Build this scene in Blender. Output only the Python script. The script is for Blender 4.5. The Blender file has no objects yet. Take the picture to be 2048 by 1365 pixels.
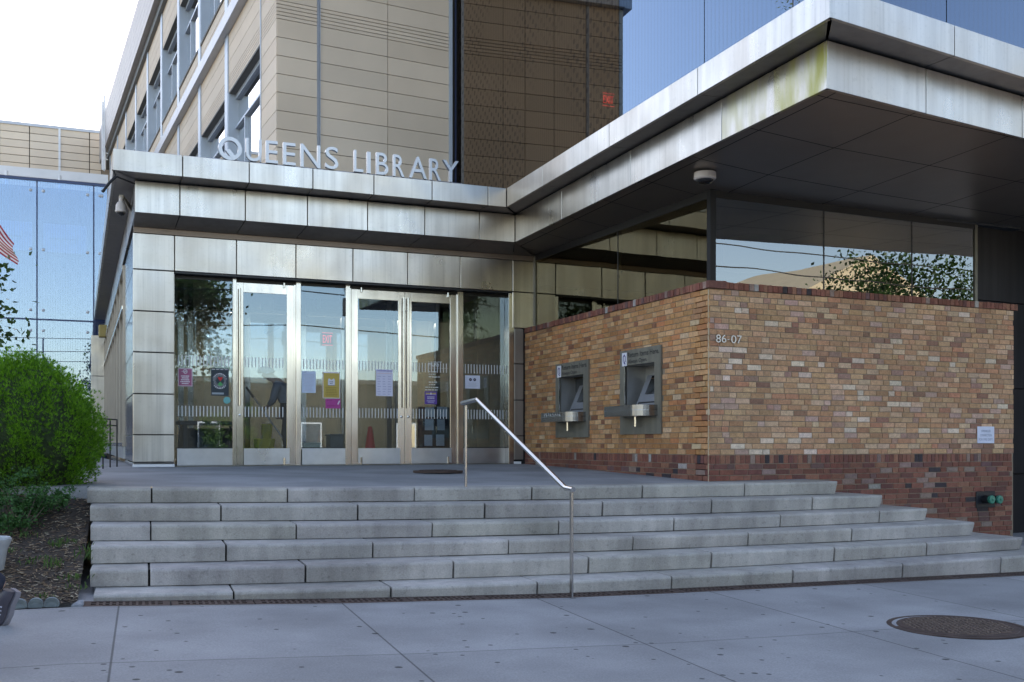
import bpy, bmesh, math, random
from mathutils import Vector, Matrix, noise
random.seed(7)
R = math.radians
scene = bpy.context.scene
COL = scene.collection

# ------------------------------------------------------------------ camera
CZ = 1.3                      # camera height above the street-side pavement (world z = zr + CZ)
F, PY, YAW = 2077.165, 887.78, R(22.781)
SY, CY = math.sin(YAW), math.cos(YAW)
cd = bpy.data.cameras.new('camera'); cam = bpy.data.objects.new('camera', cd); COL.objects.link(cam)
cam.location = (0, 0, CZ); cam.rotation_euler = (R(90), 0, -YAW)
cd.sensor_width = 36; cd.lens = F / 2048 * 36; cd.shift_y = (PY - 682.5) / 2048
cd.clip_start = .05; cd.clip_end = 2000
scene.camera = cam

# survey helpers: turn a reading on the photograph into a point on a known real plane
def ray(u):
    k = (u - 1024) / F
    return SY + k * CY, CY - k * SY
def onZ(u, v, zr):
    q = zr * F / (PY - v); r = ray(u)
    return Vector((q * r[0], q * r[1], zr + CZ))
def onL(u, A, B):
    r = ray(u); dx, dy = B[0] - A[0], B[1] - A[1]
    q = (A[0] * dy - A[1] * dx) / (r[0] * dy - r[1] * dx)
    return Vector((q * r[0], q * r[1])), q
def onW(u, v, A, B):
    P, q = onL(u, A, B)
    return Vector((P.x, P.y, (PY - v) * q / F + CZ))
def project(P):
    q = P[0] * SY + P[1] * CY; l = P[0] * CY - P[1] * SY
    return 1024 + F * l / q, PY - F * (P[2] - CZ) / q

# ------------------------------------------------------------------ materials
def nn(nt, t, **kw):
    n = nt.nodes.new(t)
    for k, v in kw.items(): setattr(n, k, v)
    return n
MATS = {}
def M(name, col, rough=.6, metal=0., var=.12, scale=3., streak=0., bump=0., bscale=60., warp=0., attr=False,
      spec=.5, spot=0., rvar=0., emit=None, estr=0., fine=0., drip=0., tarn=None, stain=0.):
    m = bpy.data.materials.new(name); m.use_nodes = True; nt = m.node_tree; L = nt.links.new
    b = nt.nodes['Principled BSDF']; MATS[name] = m
    b.inputs['Roughness'].default_value = rough; b.inputs['Metallic'].default_value = metal
    b.inputs['Specular IOR Level'].default_value = spec
    geo = nn(nt, 'ShaderNodeNewGeometry')
    if attr:
        a = nn(nt, 'ShaderNodeAttribute'); a.attribute_name = 'Col'; c = a.outputs['Color']
    else:
        rgb = nn(nt, 'ShaderNodeRGB'); rgb.outputs[0].default_value = (*col, 1); c = rgb.outputs[0]
    def noise_n(sc, det=4., stretch=None):
        t = nn(nt, 'ShaderNodeTexNoise'); t.inputs['Scale'].default_value = sc; t.inputs['Detail'].default_value = det
        if stretch:
            mp = nn(nt, 'ShaderNodeMapping'); mp.inputs['Scale'].default_value = stretch
            L(geo.outputs['Position'], mp.inputs[0]); L(mp.outputs[0], t.inputs['Vector'])
        else: L(geo.outputs['Position'], t.inputs['Vector'])
        return t.outputs['Fac']
    def mul(c, fac, lo, hi, a=.3, bb=.7):
        r = nn(nt, 'ShaderNodeMapRange'); r.inputs[1].default_value = a; r.inputs[2].default_value = bb
        r.inputs[3].default_value = lo; r.inputs[4].default_value = hi; L(fac, r.inputs[0])
        x = nn(nt, 'ShaderNodeVectorMath', operation='SCALE'); L(c, x.inputs[0]); L(r.outputs[0], x.inputs['Scale'])
        return x.outputs[0]
    if var: c = mul(c, noise_n(scale, 6.), 1 - var, 1 + var)
    if fine: c = mul(c, noise_n(90., 3.), 1 - fine, 1 + fine)
    sf = None
    if streak:
        sf = noise_n(1., 5., (9., 9., .45)); c = mul(c, sf, 1 - streak, 1 + streak * .35, .35, .62)
    if drip: c = mul(c, noise_n(1., 3., (38., 38., .7)), 1 - drip, 1., .30, .46)
    if stain: c = mul(c, noise_n(.9, 8.), 1 - stain, 1.04, .36, .60)
    if tarn:
        tm = nn(nt, 'ShaderNodeMix', data_type='RGBA'); tf = nn(nt, 'ShaderNodeMapRange'); tf.inputs[1].default_value = .42; tf.inputs[2].default_value = .72; tf.inputs[3].default_value = 0; tf.inputs[4].default_value = .75
        L(noise_n(.75, 5., (1, 1, .7)), tf.inputs[0]); L(tf.outputs[0], tm.inputs['Factor']); L(c, tm.inputs['A']); tm.inputs['B'].default_value = (*tarn, 1); c = tm.outputs['Result']
    if spot:
        c = mul(c, noise_n(26., 8.), 1 - spot, 1., .3, .42)
    L(c, b.inputs['Base Color'])
    if rvar:
        r = nn(nt, 'ShaderNodeMapRange'); r.inputs[1].default_value = .3; r.inputs[2].default_value = .7
        r.inputs[3].default_value = max(.02, rough - rvar); r.inputs[4].default_value = rough + rvar
        L(noise_n(2.2, 6., (1, 1, .6)), r.inputs[0]); L(r.outputs[0], b.inputs['Roughness'])
    if bump or warp:
        bp = nn(nt, 'ShaderNodeBump'); bp.inputs['Strength'].default_value = 1.; bp.inputs['Distance'].default_value = bump or .001
        L(noise_n(bscale, 6.), bp.inputs['Height'])
        if warp:
            b2 = nn(nt, 'ShaderNodeBump'); b2.inputs['Strength'].default_value = 1.; b2.inputs['Distance'].default_value = warp
            L(noise_n(1.7, 1.), b2.inputs['Height']); L(bp.outputs[0], b2.inputs['Normal']); L(b2.outputs[0], b.inputs['Normal'])
        else: L(bp.outputs[0], b.inputs['Normal'])
    if emit:
        b.inputs['Emission Color'].default_value = (*emit, 1); b.inputs['Emission Strength'].default_value = estr
    return m
def glass(name, tint, refl, power=1., rough=0., warp=.0, film=None, stripes=0., axis=0, stripecol=(.55, .62, .75), sfac=.5, dots=0.):
    """window glass: tinted see-through pane with a mirror-like reflection that grows towards grazing"""
    m = bpy.data.materials.new(name); m.use_nodes = True; nt = m.node_tree; L = nt.links.new; nt.nodes.clear(); MATS[name] = m
    out = nn(nt, 'ShaderNodeOutputMaterial'); mix = nn(nt, 'ShaderNodeMixShader')
    tr = nn(nt, 'ShaderNodeBsdfTransparent'); tr.inputs[0].default_value = (*tint, 1)
    gl = nn(nt, 'ShaderNodeBsdfGlossy'); gl.inputs['Roughness'].default_value = rough; gl.inputs[0].default_value = (*(film or (1, 1, 1)), 1)
    fr = nn(nt, 'ShaderNodeFresnel'); fr.inputs['IOR'].default_value = 1.52
    ma = nn(nt, 'ShaderNodeMath', operation='MULTIPLY_ADD', use_clamp=True); ma.inputs[1].default_value = power; ma.inputs[2].default_value = refl
    geo = nn(nt, 'ShaderNodeNewGeometry'); fb = nn(nt, 'ShaderNodeMath', operation='SUBTRACT'); fb.inputs[0].default_value = 1.; L(geo.outputs['Backfacing'], fb.inputs[1])
    mk = nn(nt, 'ShaderNodeMath', operation='MULTIPLY'); L(ma.outputs[0], mk.inputs[0]); L(fb.outputs[0], mk.inputs[1])   # the outer skin mirrors, the inner one only lets through
    L(fr.outputs[0], ma.inputs[0]); L(mk.outputs[0], mix.inputs[0]); L(tr.outputs[0], mix.inputs[1]); L(gl.outputs[0], mix.inputs[2])
    if warp:
        t = nn(nt, 'ShaderNodeTexNoise'); t.inputs['Scale'].default_value = .8; t.inputs['Detail'].default_value = 1.
        L(geo.outputs['Position'], t.inputs['Vector'])
        bp = nn(nt, 'ShaderNodeBump'); bp.inputs['Distance'].default_value = warp; L(t.outputs['Fac'], bp.inputs['Height'])
        L(bp.outputs[0], gl.inputs['Normal'])
    last = mix.outputs[0]
    if stripes:      # ceramic frit: fine vertical lines printed on the pane
        sp = nn(nt, 'ShaderNodeSeparateXYZ'); L(geo.outputs['Position'], sp.inputs[0])
        a = nn(nt, 'ShaderNodeMath', operation='DIVIDE'); a.inputs[1].default_value = stripes; L(sp.outputs[axis], a.inputs[0])
        fc = nn(nt, 'ShaderNodeMath', operation='FRACT'); L(a.outputs[0], fc.inputs[0])
        gt = nn(nt, 'ShaderNodeMath', operation='GREATER_THAN'); gt.inputs[1].default_value = .62; L(fc.outputs[0], gt.inputs[0])
        sc = nn(nt, 'ShaderNodeMath', operation='MULTIPLY'); sc.inputs[1].default_value = sfac; L(gt.outputs[0], sc.inputs[0])
        df = nn(nt, 'ShaderNodeBsdfDiffuse'); df.inputs[0].default_value = (*stripecol, 1)
        m2 = nn(nt, 'ShaderNodeMixShader'); L(sc.outputs[0], m2.inputs[0]); L(last, m2.inputs[1]); L(df.outputs[0], m2.inputs[2]); last = m2.outputs[0]
    if dots:         # ceramic frit: a screen of printed dots that thins out in patches
        sp = nn(nt, 'ShaderNodeSeparateXYZ'); L(geo.outputs['Position'], sp.inputs[0]); cb = nn(nt, 'ShaderNodeCombineXYZ'); L(sp.outputs[1], cb.inputs[0]); L(sp.outputs[2], cb.inputs[1])
        mp = nn(nt, 'ShaderNodeMapping'); mp.inputs['Rotation'].default_value = (0, 0, .785); mp.inputs['Scale'].default_value = (1 / dots,) * 3; L(cb.outputs[0], mp.inputs[0])
        vo = nn(nt, 'ShaderNodeTexVoronoi'); vo.inputs['Scale'].default_value = 1.; vo.inputs['Randomness'].default_value = 0.; L(mp.outputs[0], vo.inputs['Vector'])
        lt = nn(nt, 'ShaderNodeMath', operation='LESS_THAN'); lt.inputs[1].default_value = .27; L(vo.outputs['Distance'], lt.inputs[0])
        no = nn(nt, 'ShaderNodeTexNoise'); no.inputs['Scale'].default_value = .5; L(geo.outputs['Position'], no.inputs['Vector'])
        g2 = nn(nt, 'ShaderNodeMapRange'); g2.inputs[1].default_value = .46; g2.inputs[2].default_value = .56; g2.inputs[4].default_value = .38; L(no.outputs['Fac'], g2.inputs[0])
        mu = nn(nt, 'ShaderNodeMath', operation='MULTIPLY'); L(lt.outputs[0], mu.inputs[0]); L(g2.outputs[0], mu.inputs[1])
        df = nn(nt, 'ShaderNodeBsdfDiffuse'); df.inputs[0].default_value = (.03, .025, .025, 1)
        m3 = nn(nt, 'ShaderNodeMixShader'); L(mu.outputs[0], m3.inputs[0]); L(last, m3.inputs[1]); L(df.outputs[0], m3.inputs[2]); last = m3.outputs[0]
    L(last, out.inputs[0])
    return m

STEEL = M('stainless_panel', (.57, .545, .51), .31, 1., .08, 1.0, streak=.13, bump=.0003, bscale=25, warp=.012, spot=.08, rvar=.06, drip=.13, tarn=(.42, .36, .30))
STEELF = M('stainless_frame', (.57, .55, .53), .20, 1., .05, 2., streak=.12, rvar=.05)
STEELK = M('stainless_kick', (.47, .48, .50), .36, 1., .08, 5., bump=.0008, bscale=12, rvar=.1)
STEELP = M('stainless_polished', (.58, .57, .55), .16, 1., .04, 3.)
STEELD = M('weathered_plate', (.23, .215, .175), .55, .5, .12, 3., streak=.15)
LETTER = M('letter_steel', (.40, .40, .41), .32, 1., .04, 3.)
SOFFIT = M('soffit_bronze', (.25, .215, .185), .33, .6, .06, 1., warp=.004, rvar=.02)
SOFFG = M('soffit_grey', (.30, .28, .26), .40, .7, .1, 1.2, streak=.1)
BRONZE = M('bronze_strip', (.24, .18, .14), .45, .5, .1, 2.)
BLACK = M('joint_black', (.012, .012, .013), .7, 0, 0)
DARKM = M('dark_frame', (.02, .021, .023), .4, .3, .05)
DARKW = M('dark_panel', (.022, .020, .022), .5, .3, .25, 1.5, streak=.3)
TERRA = M('terracotta_panel', (.42, .34, .25), .7, 0, .07, .7, attr=True, bump=.0005, bscale=80)
COPING = M('grey_metal_trim', (.44, .46, .5), .45, .4, .06, 2.)
BLUEM = M('pale_blue_metal', (.45, .52, .6), .45, .3, .05, 2.)
WHITEM = M('white_metal', (.75, .76, .78), .45, 0, .05, 3.)
DECK = M('roof_membrane', (.3, .3, .3), .9, 0, .1)
STONE = M('step_stone', (.45, .425, .395), .82, 0, .16, 2.2, bump=.003, bscale=110, spot=.22, fine=.12, attr=True, stain=.26, streak=.14)
PORCHM = M('porch_concrete', (.26, .265, .27), .8, 0, .12, 1.5, bump=.001, bscale=90, fine=.14, stain=.22)
BRICK = M('brick', (1, 1, 1), .85, 0, .16, 22., bump=.005, bscale=60, attr=True, fine=.2, spot=.16, stain=.14)
MORTAR = M('mortar', (.25, .195, .14), .95, 0, .15, 8., bump=.003, bscale=60)
RUST = M('rusty_iron', (.080, .052, .043), .75, .3, .25, 9., bump=.002, bscale=60)
SOIL = M('soil', (.055, .04, .03), .95, 0, .35, 6., bump=.03, bscale=25)
ASPH = M('asphalt', (.05, .05, .052), .9, 0, .15, 3., bump=.003)
GROUND = M('earth', (.16, .15, .13), .95, 0, .2, .3)
PAPER = M('paper', (.72, .74, .8), .6, 0, .03, 30.)
INTWALL = M('interior_wall', (.30, .28, .22), .8, 0, .08, .8)
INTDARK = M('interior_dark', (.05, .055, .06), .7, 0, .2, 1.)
INTFLOOR = M('interior_floor', (.20, .20, .19), .35, 0, .15, 2.)
INTCEIL = M('interior_ceiling', (.22, .23, .24), .9, 0, .03)
def plain(name, col, rough=.6, metal=0, var=.06): return MATS.get(name) or M(name, col, rough, metal, var, 8.)
GDOOR = glass('door_glass', (.82, .87, .90), .12, 1.0, film=(.62, .82, 1.))
GWIN = glass('dark_glass', (.50, .52, .44), .17, 1.0, warp=.003, film=(.86, .94, 1.))
GWINL = glass('warm_reflection_glass', (.50, .50, .40), .03, 1.0, warp=.006, film=(1., .84, .56))  # left side of the corner window: warm steel reflection tinted into the film
GSKY = glass('window_glass', (.35, .4, .45), .40, 1.)
GWALL = glass('blue_mirror_glass', (.10, .12, .16), .16, 1.15, film=(.52, .73, 1.), stripes=.085, axis=1, stripecol=(.14, .17, .22), sfac=.10)  # near panes: blue of the mirrored sky deepened in the film colour
GWALLB = glass('brown_reflection_glass', (.12, .11, .10), .10, 1.1, film=(.92, .74, .60), stripes=.085, axis=1, stripecol=(.10, .085, .07), sfac=.16, dots=.16)  # far panes of the same wall: brown of the mirrored block tinted in
GWALLX = glass('blue_mirror_glass_front', (.10, .12, .16), .17, 1.1, film=(.56, .74, 1.), stripes=.085, axis=0, stripecol=(.16, .2, .30), sfac=.12)
GSCR = glass('blue_screen_glass', (.42, .54, .74), .20, 1.1, film=(.60, .79, 1.), stripes=.068, axis=0, sfac=.10)

# pavement: one sheet with sawn joints and trodden gum spots
def pavement_mat():
    m = M('sidewalk_concrete', (.30, .30, .305), .85, 0, .14, 1.3, bump=.002, bscale=130, fine=.14, stain=.20)
    nt = m.node_tree; L = nt.links.new; b = nt.nodes['Principled BSDF']; c = b.inputs['Base Color'].links[0].from_socket
    geo = nn(nt, 'ShaderNodeNewGeometry'); mp = nn(nt, 'ShaderNodeMapping'); mp.vector_type = 'POINT'
    mp.inputs['Rotation'].default_value = (0, 0, .0563); L(geo.outputs['Position'], mp.inputs[0])
    sp = nn(nt, 'ShaderNodeSeparateXYZ'); L(mp.outputs[0], sp.inputs[0])
    def line(sock, off, step, w):
        a = nn(nt, 'ShaderNodeMath', operation='SUBTRACT'); a.inputs[1].default_value = off; L(sock, a.inputs[0])
        p = nn(nt, 'ShaderNodeMath', operation='PINGPONG'); p.inputs[1].default_value = step / 2; L(a.outputs[0], p.inputs[0])
        g = nn(nt, 'ShaderNodeMapRange'); g.inputs[1].default_value = w * .6; g.inputs[2].default_value = w * 1.4
        g.inputs[3].default_value = .36; g.inputs[4].default_value = 1.; L(p.outputs[0], g.inputs[0])
        return g.outputs[0]
    def gum(scale, rad, dark, keep):
        v = nn(nt, 'ShaderNodeTexVoronoi'); v.inputs['Scale'].default_value = scale; L(geo.outputs['Position'], v.inputs['Vector'])
        g = nn(nt, 'ShaderNodeMapRange'); g.inputs[1].default_value = rad * .75; g.inputs[2].default_value = rad
        g.inputs[3].default_value = dark; g.inputs[4].default_value = 1.; L(v.outputs['Distance'], g.inputs[0])
        sep = nn(nt, 'ShaderNodeSeparateColor'); L(v.outputs['Color'], sep.inputs[0])
        th = nn(nt, 'ShaderNodeMath', operation='GREATER_THAN'); th.inputs[1].default_value = keep; L(sep.outputs[0], th.inputs[0])
        mx = nn(nt, 'ShaderNodeMath', operation='MAXIMUM'); L(g.outputs[0], mx.inputs[0])
        inv = nn(nt, 'ShaderNodeMath', operation='SUBTRACT'); inv.inputs[0].default_value = 1.; L(th.outputs[0], inv.inputs[1])
        L(inv.outputs[0], mx.inputs[1]); return mx.outputs[0]
    for s in (line(sp.outputs[0], -.165, 1.615, .006), line(sp.outputs[1], 6.05, 1.9, .005), gum(3.2, .085, .22, .22), gum(6.5, .12, .28, .45)):
        x = nn(nt, 'ShaderNodeVectorMath', operation='SCALE'); L(c, x.inputs[0]); L(s, x.inputs['Scale']); c = x.outputs[0]
    def cell(sock, off, step):
        a = nn(nt, 'ShaderNodeMath', operation='SUBTRACT'); a.inputs[1].default_value = off; L(sock, a.inputs[0])
        d = nn(nt, 'ShaderNodeMath', operation='DIVIDE'); d.inputs[1].default_value = step; L(a.outputs[0], d.inputs[0])
        f_ = nn(nt, 'ShaderNodeMath', operation='FLOOR'); L(d.outputs[0], f_.inputs[0]); return f_.outputs[0]
    cb = nn(nt, 'ShaderNodeCombineXYZ'); L(cell(sp.outputs[0], -.165, 1.615), cb.inputs[0]); L(cell(sp.outputs[1], 6.05, 1.9), cb.inputs[1])
    wn = nn(nt, 'ShaderNodeTexWhiteNoise'); L(cb.outputs[0], wn.inputs['Vector']); mr = nn(nt, 'ShaderNodeMapRange'); mr.inputs[3].default_value = .90; mr.inputs[4].default_value = 1.08; L(wn.outputs['Value'], mr.inputs[0])
    x = nn(nt, 'ShaderNodeVectorMath', operation='SCALE'); L(c, x.inputs[0]); L(mr.outputs[0], x.inputs['Scale']); c = x.outputs[0]
    L(c, b.inputs['Base Color'])
    return m
PAVE = pavement_mat()

def leaf_mat(name, c1, c2, trans=.25, rough=.5):
    m = bpy.data.materials.new(name); m.use_nodes = True; nt = m.node_tree; L = nt.links.new; b = nt.nodes['Principled BSDF']; MATS[name] = m
    geo = nn(nt, 'ShaderNodeNewGeometry'); mix = nn(nt, 'ShaderNodeMix', data_type='RGBA')
    mix.inputs['A'].default_value = (*c1, 1); mix.inputs['B'].default_value = (*c2, 1)
    L(geo.outputs['Random Per Island'], mix.inputs['Factor']); L(mix.outputs['Result'], b.inputs['Base Color'])
    b.inputs['Roughness'].default_value = rough; b.inputs['Specular IOR Level'].default_value = .3
    tl = nn(nt, 'ShaderNodeBsdfTranslucent'); L(mix.outputs['Result'], tl.inputs[0])
    ms = nn(nt, 'ShaderNodeMixShader'); ms.inputs[0].default_value = trans; out = nt.nodes['Material Output']
    L(b.outputs[0], ms.inputs[1]); L(tl.outputs[0], ms.inputs[2]); L(ms.outputs[0], out.inputs[0])
    return m
THUJA = leaf_mat('thuja_foliage', (.038, .14, .010), (.155, .38, .020), .26)
BOX = leaf_mat('boxwood_leaf', (.025, .085, .022), (.06, .17, .045))
TREEL = leaf_mat('tree_leaf', (.016, .045, .012), (.05, .11, .025))
WEED = leaf_mat('weed_leaf', (.05, .12, .03), (.12, .2, .05))
BARK = M('bark', (.12, .09, .07), .9, 0, .25, 12., bump=.01, bscale=30)

# ------------------------------------------------------------------ mesh builder
def wloc(o):
    p = Vector((0, 0, 0))
    while o is not None: p += o.location; o = o.parent
    return p
class MB:
    def __init__(s): s.v = []; s.f = []; s.c = []; s.m = []
    def add(s, vs, fs, col=(1, 1, 1), mi=0):
        n = len(s.v); s.v += [tuple(x) for x in vs]
        for f in fs: s.f.append([i + n for i in f]); s.c.append(col); s.m.append(mi)
    def hexa(s, p, col=(1, 1, 1), mi=0):   # p: 4 bottom ccw, 4 top ccw
        s.add(p, [(3, 2, 1, 0), (4, 5, 6, 7), (0, 1, 5, 4), (1, 2, 6, 5), (2, 3, 7, 6), (3, 0, 4, 7)], col, mi)
    def box(s, a, b, col=(1, 1, 1), mi=0):
        (x0, y0, z0), (x1, y1, z1) = a, b
        s.hexa([(x0, y0, z0), (x1, y0, z0), (x1, y1, z0), (x0, y1, z0), (x0, y0, z1), (x1, y0, z1), (x1, y1, z1), (x0, y1, z1)], col, mi)
    def quad(s, a, b, c, d, col=(1, 1, 1), mi=0): s.add([a, b, c, d], [(0, 1, 2, 3)], col, mi)
    def slab(s, poly, z0, z1, col=(1, 1, 1), mi=0):   # poly ccw of (x,y) or (x,y,dz)
        n = len(poly); g = lambda p: p[2] if len(p) > 2 else 0.
        vs = [(p[0], p[1], z0 + g(p)) for p in poly] + [(p[0], p[1], z1 + g(p)) for p in poly]
        fs = [list(range(n))[::-1], list(range(n, 2 * n))] + [(i, (i + 1) % n, n + (i + 1) % n, n + i) for i in range(n)]
        s.add(vs, fs, col, mi)
    def tube(s, pts, r, n=10, col=(1, 1, 1), mi=0, caps=True):
        pts = [Vector(p) for p in pts]; rs = r if isinstance(r, (list, tuple)) else [r] * len(pts)
        rings = []; up = None
        for i, p in enumerate(pts):
            t = (pts[min(i + 1, len(pts) - 1)] - pts[max(i - 1, 0)]).normalized()
            if up is None: up = t.orthogonal().normalized()
            up = (up - t * up.dot(t)); up = up.normalized() if up.length > 1e-6 else t.orthogonal().normalized(); w = t.cross(up)
            rings.append([p + (up * math.cos(2 * math.pi * k / n) + w * math.sin(2 * math.pi * k / n)) * rs[i] for k in range(n)])
        vs = [v for rg in rings for v in rg]; fs = []
        for i in range(len(pts) - 1):
            for k in range(n): fs.append((i * n + k, i * n + (k + 1) % n, (i + 1) * n + (k + 1) % n, (i + 1) * n + k))
        if caps: fs += [list(range(n))[::-1], [(len(pts) - 1) * n + k for k in range(n)]]
        s.add(vs, fs, col, mi)
    def lathe(s, prof, ctr, axis=(0, 0, 1), n=24, col=(1, 1, 1), mi=0):
        a = Vector(axis).normalized(); e = a.orthogonal().normalized(); w = a.cross(e); c = Vector(ctr)
        vs = [c + a * h + (e * math.cos(2 * math.pi * k / n) + w * math.sin(2 * math.pi * k / n)) * max(r, 1e-4) for r, h in prof for k in range(n)]
        fs = [(i * n + k, i * n + (k + 1) % n, (i + 1) * n + (k + 1) % n, (i + 1) * n + k) for i in range(len(prof) - 1) for k in range(n)]
        fs += [list(range(n))[::-1], [(len(prof) - 1) * n + k for k in range(n)]]
        s.add(vs, fs, col, mi)
    def build(s, name, mats, parent=None, bevel=0., smooth=False, local=False, fixn=True):
        me = bpy.data.meshes.new(name); off = Vector((0, 0, 0)) if (local or parent is None) else wloc(parent)
        me.from_pydata([(v[0] - off.x, v[1] - off.y, v[2] - off.z) for v in s.v], [], s.f)
        mats = mats if isinstance(mats, (list, tuple)) else [mats]
        for m in mats: me.materials.append(m)
        me.polygons.foreach_set('material_index', s.m)
        at = me.color_attributes.new('Col', 'FLOAT_COLOR', 'CORNER'); buf = []
        for p, c in zip(me.polygons, s.c): buf += [c[0], c[1], c[2], 1.] * p.loop_total
        at.data.foreach_set('color', buf)
        if fixn or bevel:
            bm = bmesh.new(); bm.from_mesh(me)
            if fixn: bmesh.ops.recalc_face_normals(bm, faces=bm.faces)
            if bevel: bmesh.ops.bevel(bm, geom=list(bm.edges), offset=bevel, segments=1, affect='EDGES', profile=.5)
            bm.to_mesh(me); bm.free()
        if smooth:
            me.polygons.foreach_set('use_smooth', [True] * len(me.polygons))
            try: me.set_sharp_from_angle(angle=R(35))
            except Exception: pass
        o = bpy.data.objects.new(name, me); COL.objects.link(o)
        if parent is not None: o.parent = parent
        return o
def tag(o, label=None, cat=None, group=None, kind=None):
    if label: o['label'] = label
    if cat: o['category'] = cat
    if group: o['group'] = group
    if kind: o['kind'] = kind
    return o
def thing(name, label, cat, loc=(0, 0, 0), group=None):
    o = bpy.data.objects.new(name, None); COL.objects.link(o); o.location = loc; o.empty_display_size = .1
    return tag(o, label, cat, group)
def copy_tree(o, parent=None):
    c = o.copy(); COL.objects.link(c); c.parent = parent
    for ch in [x for x in KIDS.get(o.name, [])]: copy_tree(ch, c)
    return c
KIDS = {}
def index_kids():
    KIDS.clear()
    for o in bpy.data.objects:
        if o.parent: KIDS.setdefault(o.parent.name, []).append(o)

class Fr:
    """upright plane through plan points A (seen left) and B (seen right); n points to the viewer"""
    def __init__(s, A, B):
        s.A = Vector(A[:2]); s.B = Vector(B[:2]); s.r = (s.B - s.A).normalized(); s.n = Vector((s.r.y, -s.r.x)); s.len = (s.B - s.A).length
    def P(s, x, zr, d=0.):
        p = s.A + s.r * x + s.n * d; return Vector((p.x, p.y, zr + CZ))
    def x(s, u, d=0.):
        A = s.A + s.n * d; B = s.B + s.n * d; p, q = onL(u, A, B); return (p - A).dot(s.r)
    def xz(s, u, v, d=0.):
        A = s.A + s.n * d; B = s.B + s.n * d; p, q = onL(u, A, B); return (p - A).dot(s.r), (PY - v) * q / F
    def box(s, mb, x0, x1, z0, z1, d0, d1, col=(1, 1, 1), mi=0):
        mb.hexa([s.P(x0, z0, d1), s.P(x1, z0, d1), s.P(x1, z0, d0), s.P(x0, z0, d0), s.P(x0, z1, d1), s.P(x1, z1, d1), s.P(x1, z1, d0), s.P(x0, z1, d0)], col, mi)
    def quad(s, mb, x0, x1, z0, z1, d, col=(1, 1, 1), mi=0):
        mb.quad(s.P(x0, z0, d), s.P(x1, z0, d), s.P(x1, z1, d), s.P(x0, z1, d), col, mi)
    def mat(s, x, zr, d=0.):      # matrix: local X = right, Y = up, Z = towards viewer
        p = s.P(x, zr, d)
        return Matrix(((s.r.x, 0, s.n.x, p.x), (s.r.y, 0, s.n.y, p.y), (0, 1, 0, p.z), (0, 0, 0, 1)))

def text_mesh(txt, extrude=0., off=0., res=4):
    cu = bpy.data.curves.new('t', 'FONT'); cu.body = txt; cu.extrude = extrude; cu.offset = off; cu.resolution_u = res
    ob = bpy.data.objects.new('t', cu); COL.objects.link(ob); bpy.context.view_layer.update()
    dg = bpy.context.evaluated_depsgraph_get(); me = bpy.data.meshes.new_from_object(ob.evaluated_get(dg))
    bpy.data.objects.remove(ob); bpy.data.curves.remove(cu)
    xs = [v.co.x for v in me.vertices]; ys = [v.co.y for v in me.vertices]
    return me, min(xs), max(xs), min(ys), max(ys)
def add_text(mb, txt, fr, x0, x1, z0, z1, d, th=.0, off=0., col=(1, 1, 1), mi=0, res=4):
    """letters fitted into a rectangle of an upright plane; th = thickness out of the plane"""
    me, a, b, c, e = text_mesh(txt, .5 if th else 0., off, res)
    sx, sz = (x1 - x0) / (b - a), (z1 - z0) / (e - c)
    vs = [fr.P(x0 + (v.co.x - a) * sx, z0 + (v.co.y - c) * sz, d + (v.co.z + .5) * th if th else d) for v in me.vertices]
    mb.add(vs, [list(p.vertices) for p in me.polygons], col, mi); bpy.data.meshes.remove(me)

# ------------------------------------------------------------------ surveyed plan (metres, zr relative to the eye)
FA = Fr((.764, 15.850), (7.046, 15.815))            # entrance front
DP = Fr((.80, 16.03), (7.05, 16.03))                # door plane
UF = Fr((.463, 14.94), (6.173, 14.92)); US = Fr((6.173, 14.92), (5.999, 7.196)); UR = Fr((5.999, 7.196), (7.689, 7.457))
LF = Fr((.761, 15.358), (6.482, 15.309)); LS = Fr((6.482, 15.309), (6.285, 7.583)); LR = Fr((6.285, 7.583), (9.205, 8.014))
ZU0, ZU1, ZL0, ZL1 = 3.677, 3.970, 3.224, 3.663
BL = Fr((6.893, 16.022), (6.868, 10.380)); BR = Fr((6.868, 10.380), (11.893, 10.501))
ZB1, ZB2, ZBR = 1.916, 1.829, -.134
GL = Fr((7.055, 15.80), (7.235, 10.87)); GR = Fr((7.235, 10.87), (11.76, 11.04)); ZG = 3.114
ZP = -.337                                           # porch level at the doors

# step geometry
SA = -.0563; SD = Vector((math.cos(SA), math.sin(SA))); SN = Vector((-math.sin(SA), math.cos(SA)))
def sp_xy(s, p): return SD * s + SN * p
P1, TR = 10.185, .3875
def prow(i): return P1 - (i - 1) * TR
def s_at(u, p):
    r = Vector(ray(u)); q = p / SN.dot(r); return (r * q).dot(SD), q
EDGE = {1: [(174, 980.4), (1066, 977), (1676, 965.4)], 2: [(180, 1016.4), (715, 1013), (1766, 994)], 3: [(181, 1054.9), (865, 1049.6), (1856, 1020.5)],
        4: [(182, 1096.5), (1017.8, 1083.7), (1950, 1047.8)], 5: [(182, 1145.3), (1178.5, 1118), (2047, 1079)], 6: [(192, 1194.8), (1344, 1157), (2008, 1117.6)]}
QUAD = {}
for i, pts in EDGE.items():
    sz = []
    for u, v in pts:
        s, q = s_at(u, prow(i)); sz.append((s, (PY - v) * q / F))
    QUAD[i] = sz
def zstep(i, s):          # top of step i (gently settled stones)
    (a, za), (b, zb), (c, zc) = QUAD[i]; s = max(min(s, c + .5), a - .5)
    return za * (s - b) * (s - c) / ((a - b) * (a - c)) + zb * (s - a) * (s - c) / ((b - a) * (b - c)) + zc * (s - a) * (s - b) / ((c - a) * (c - b)) + .018
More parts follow.
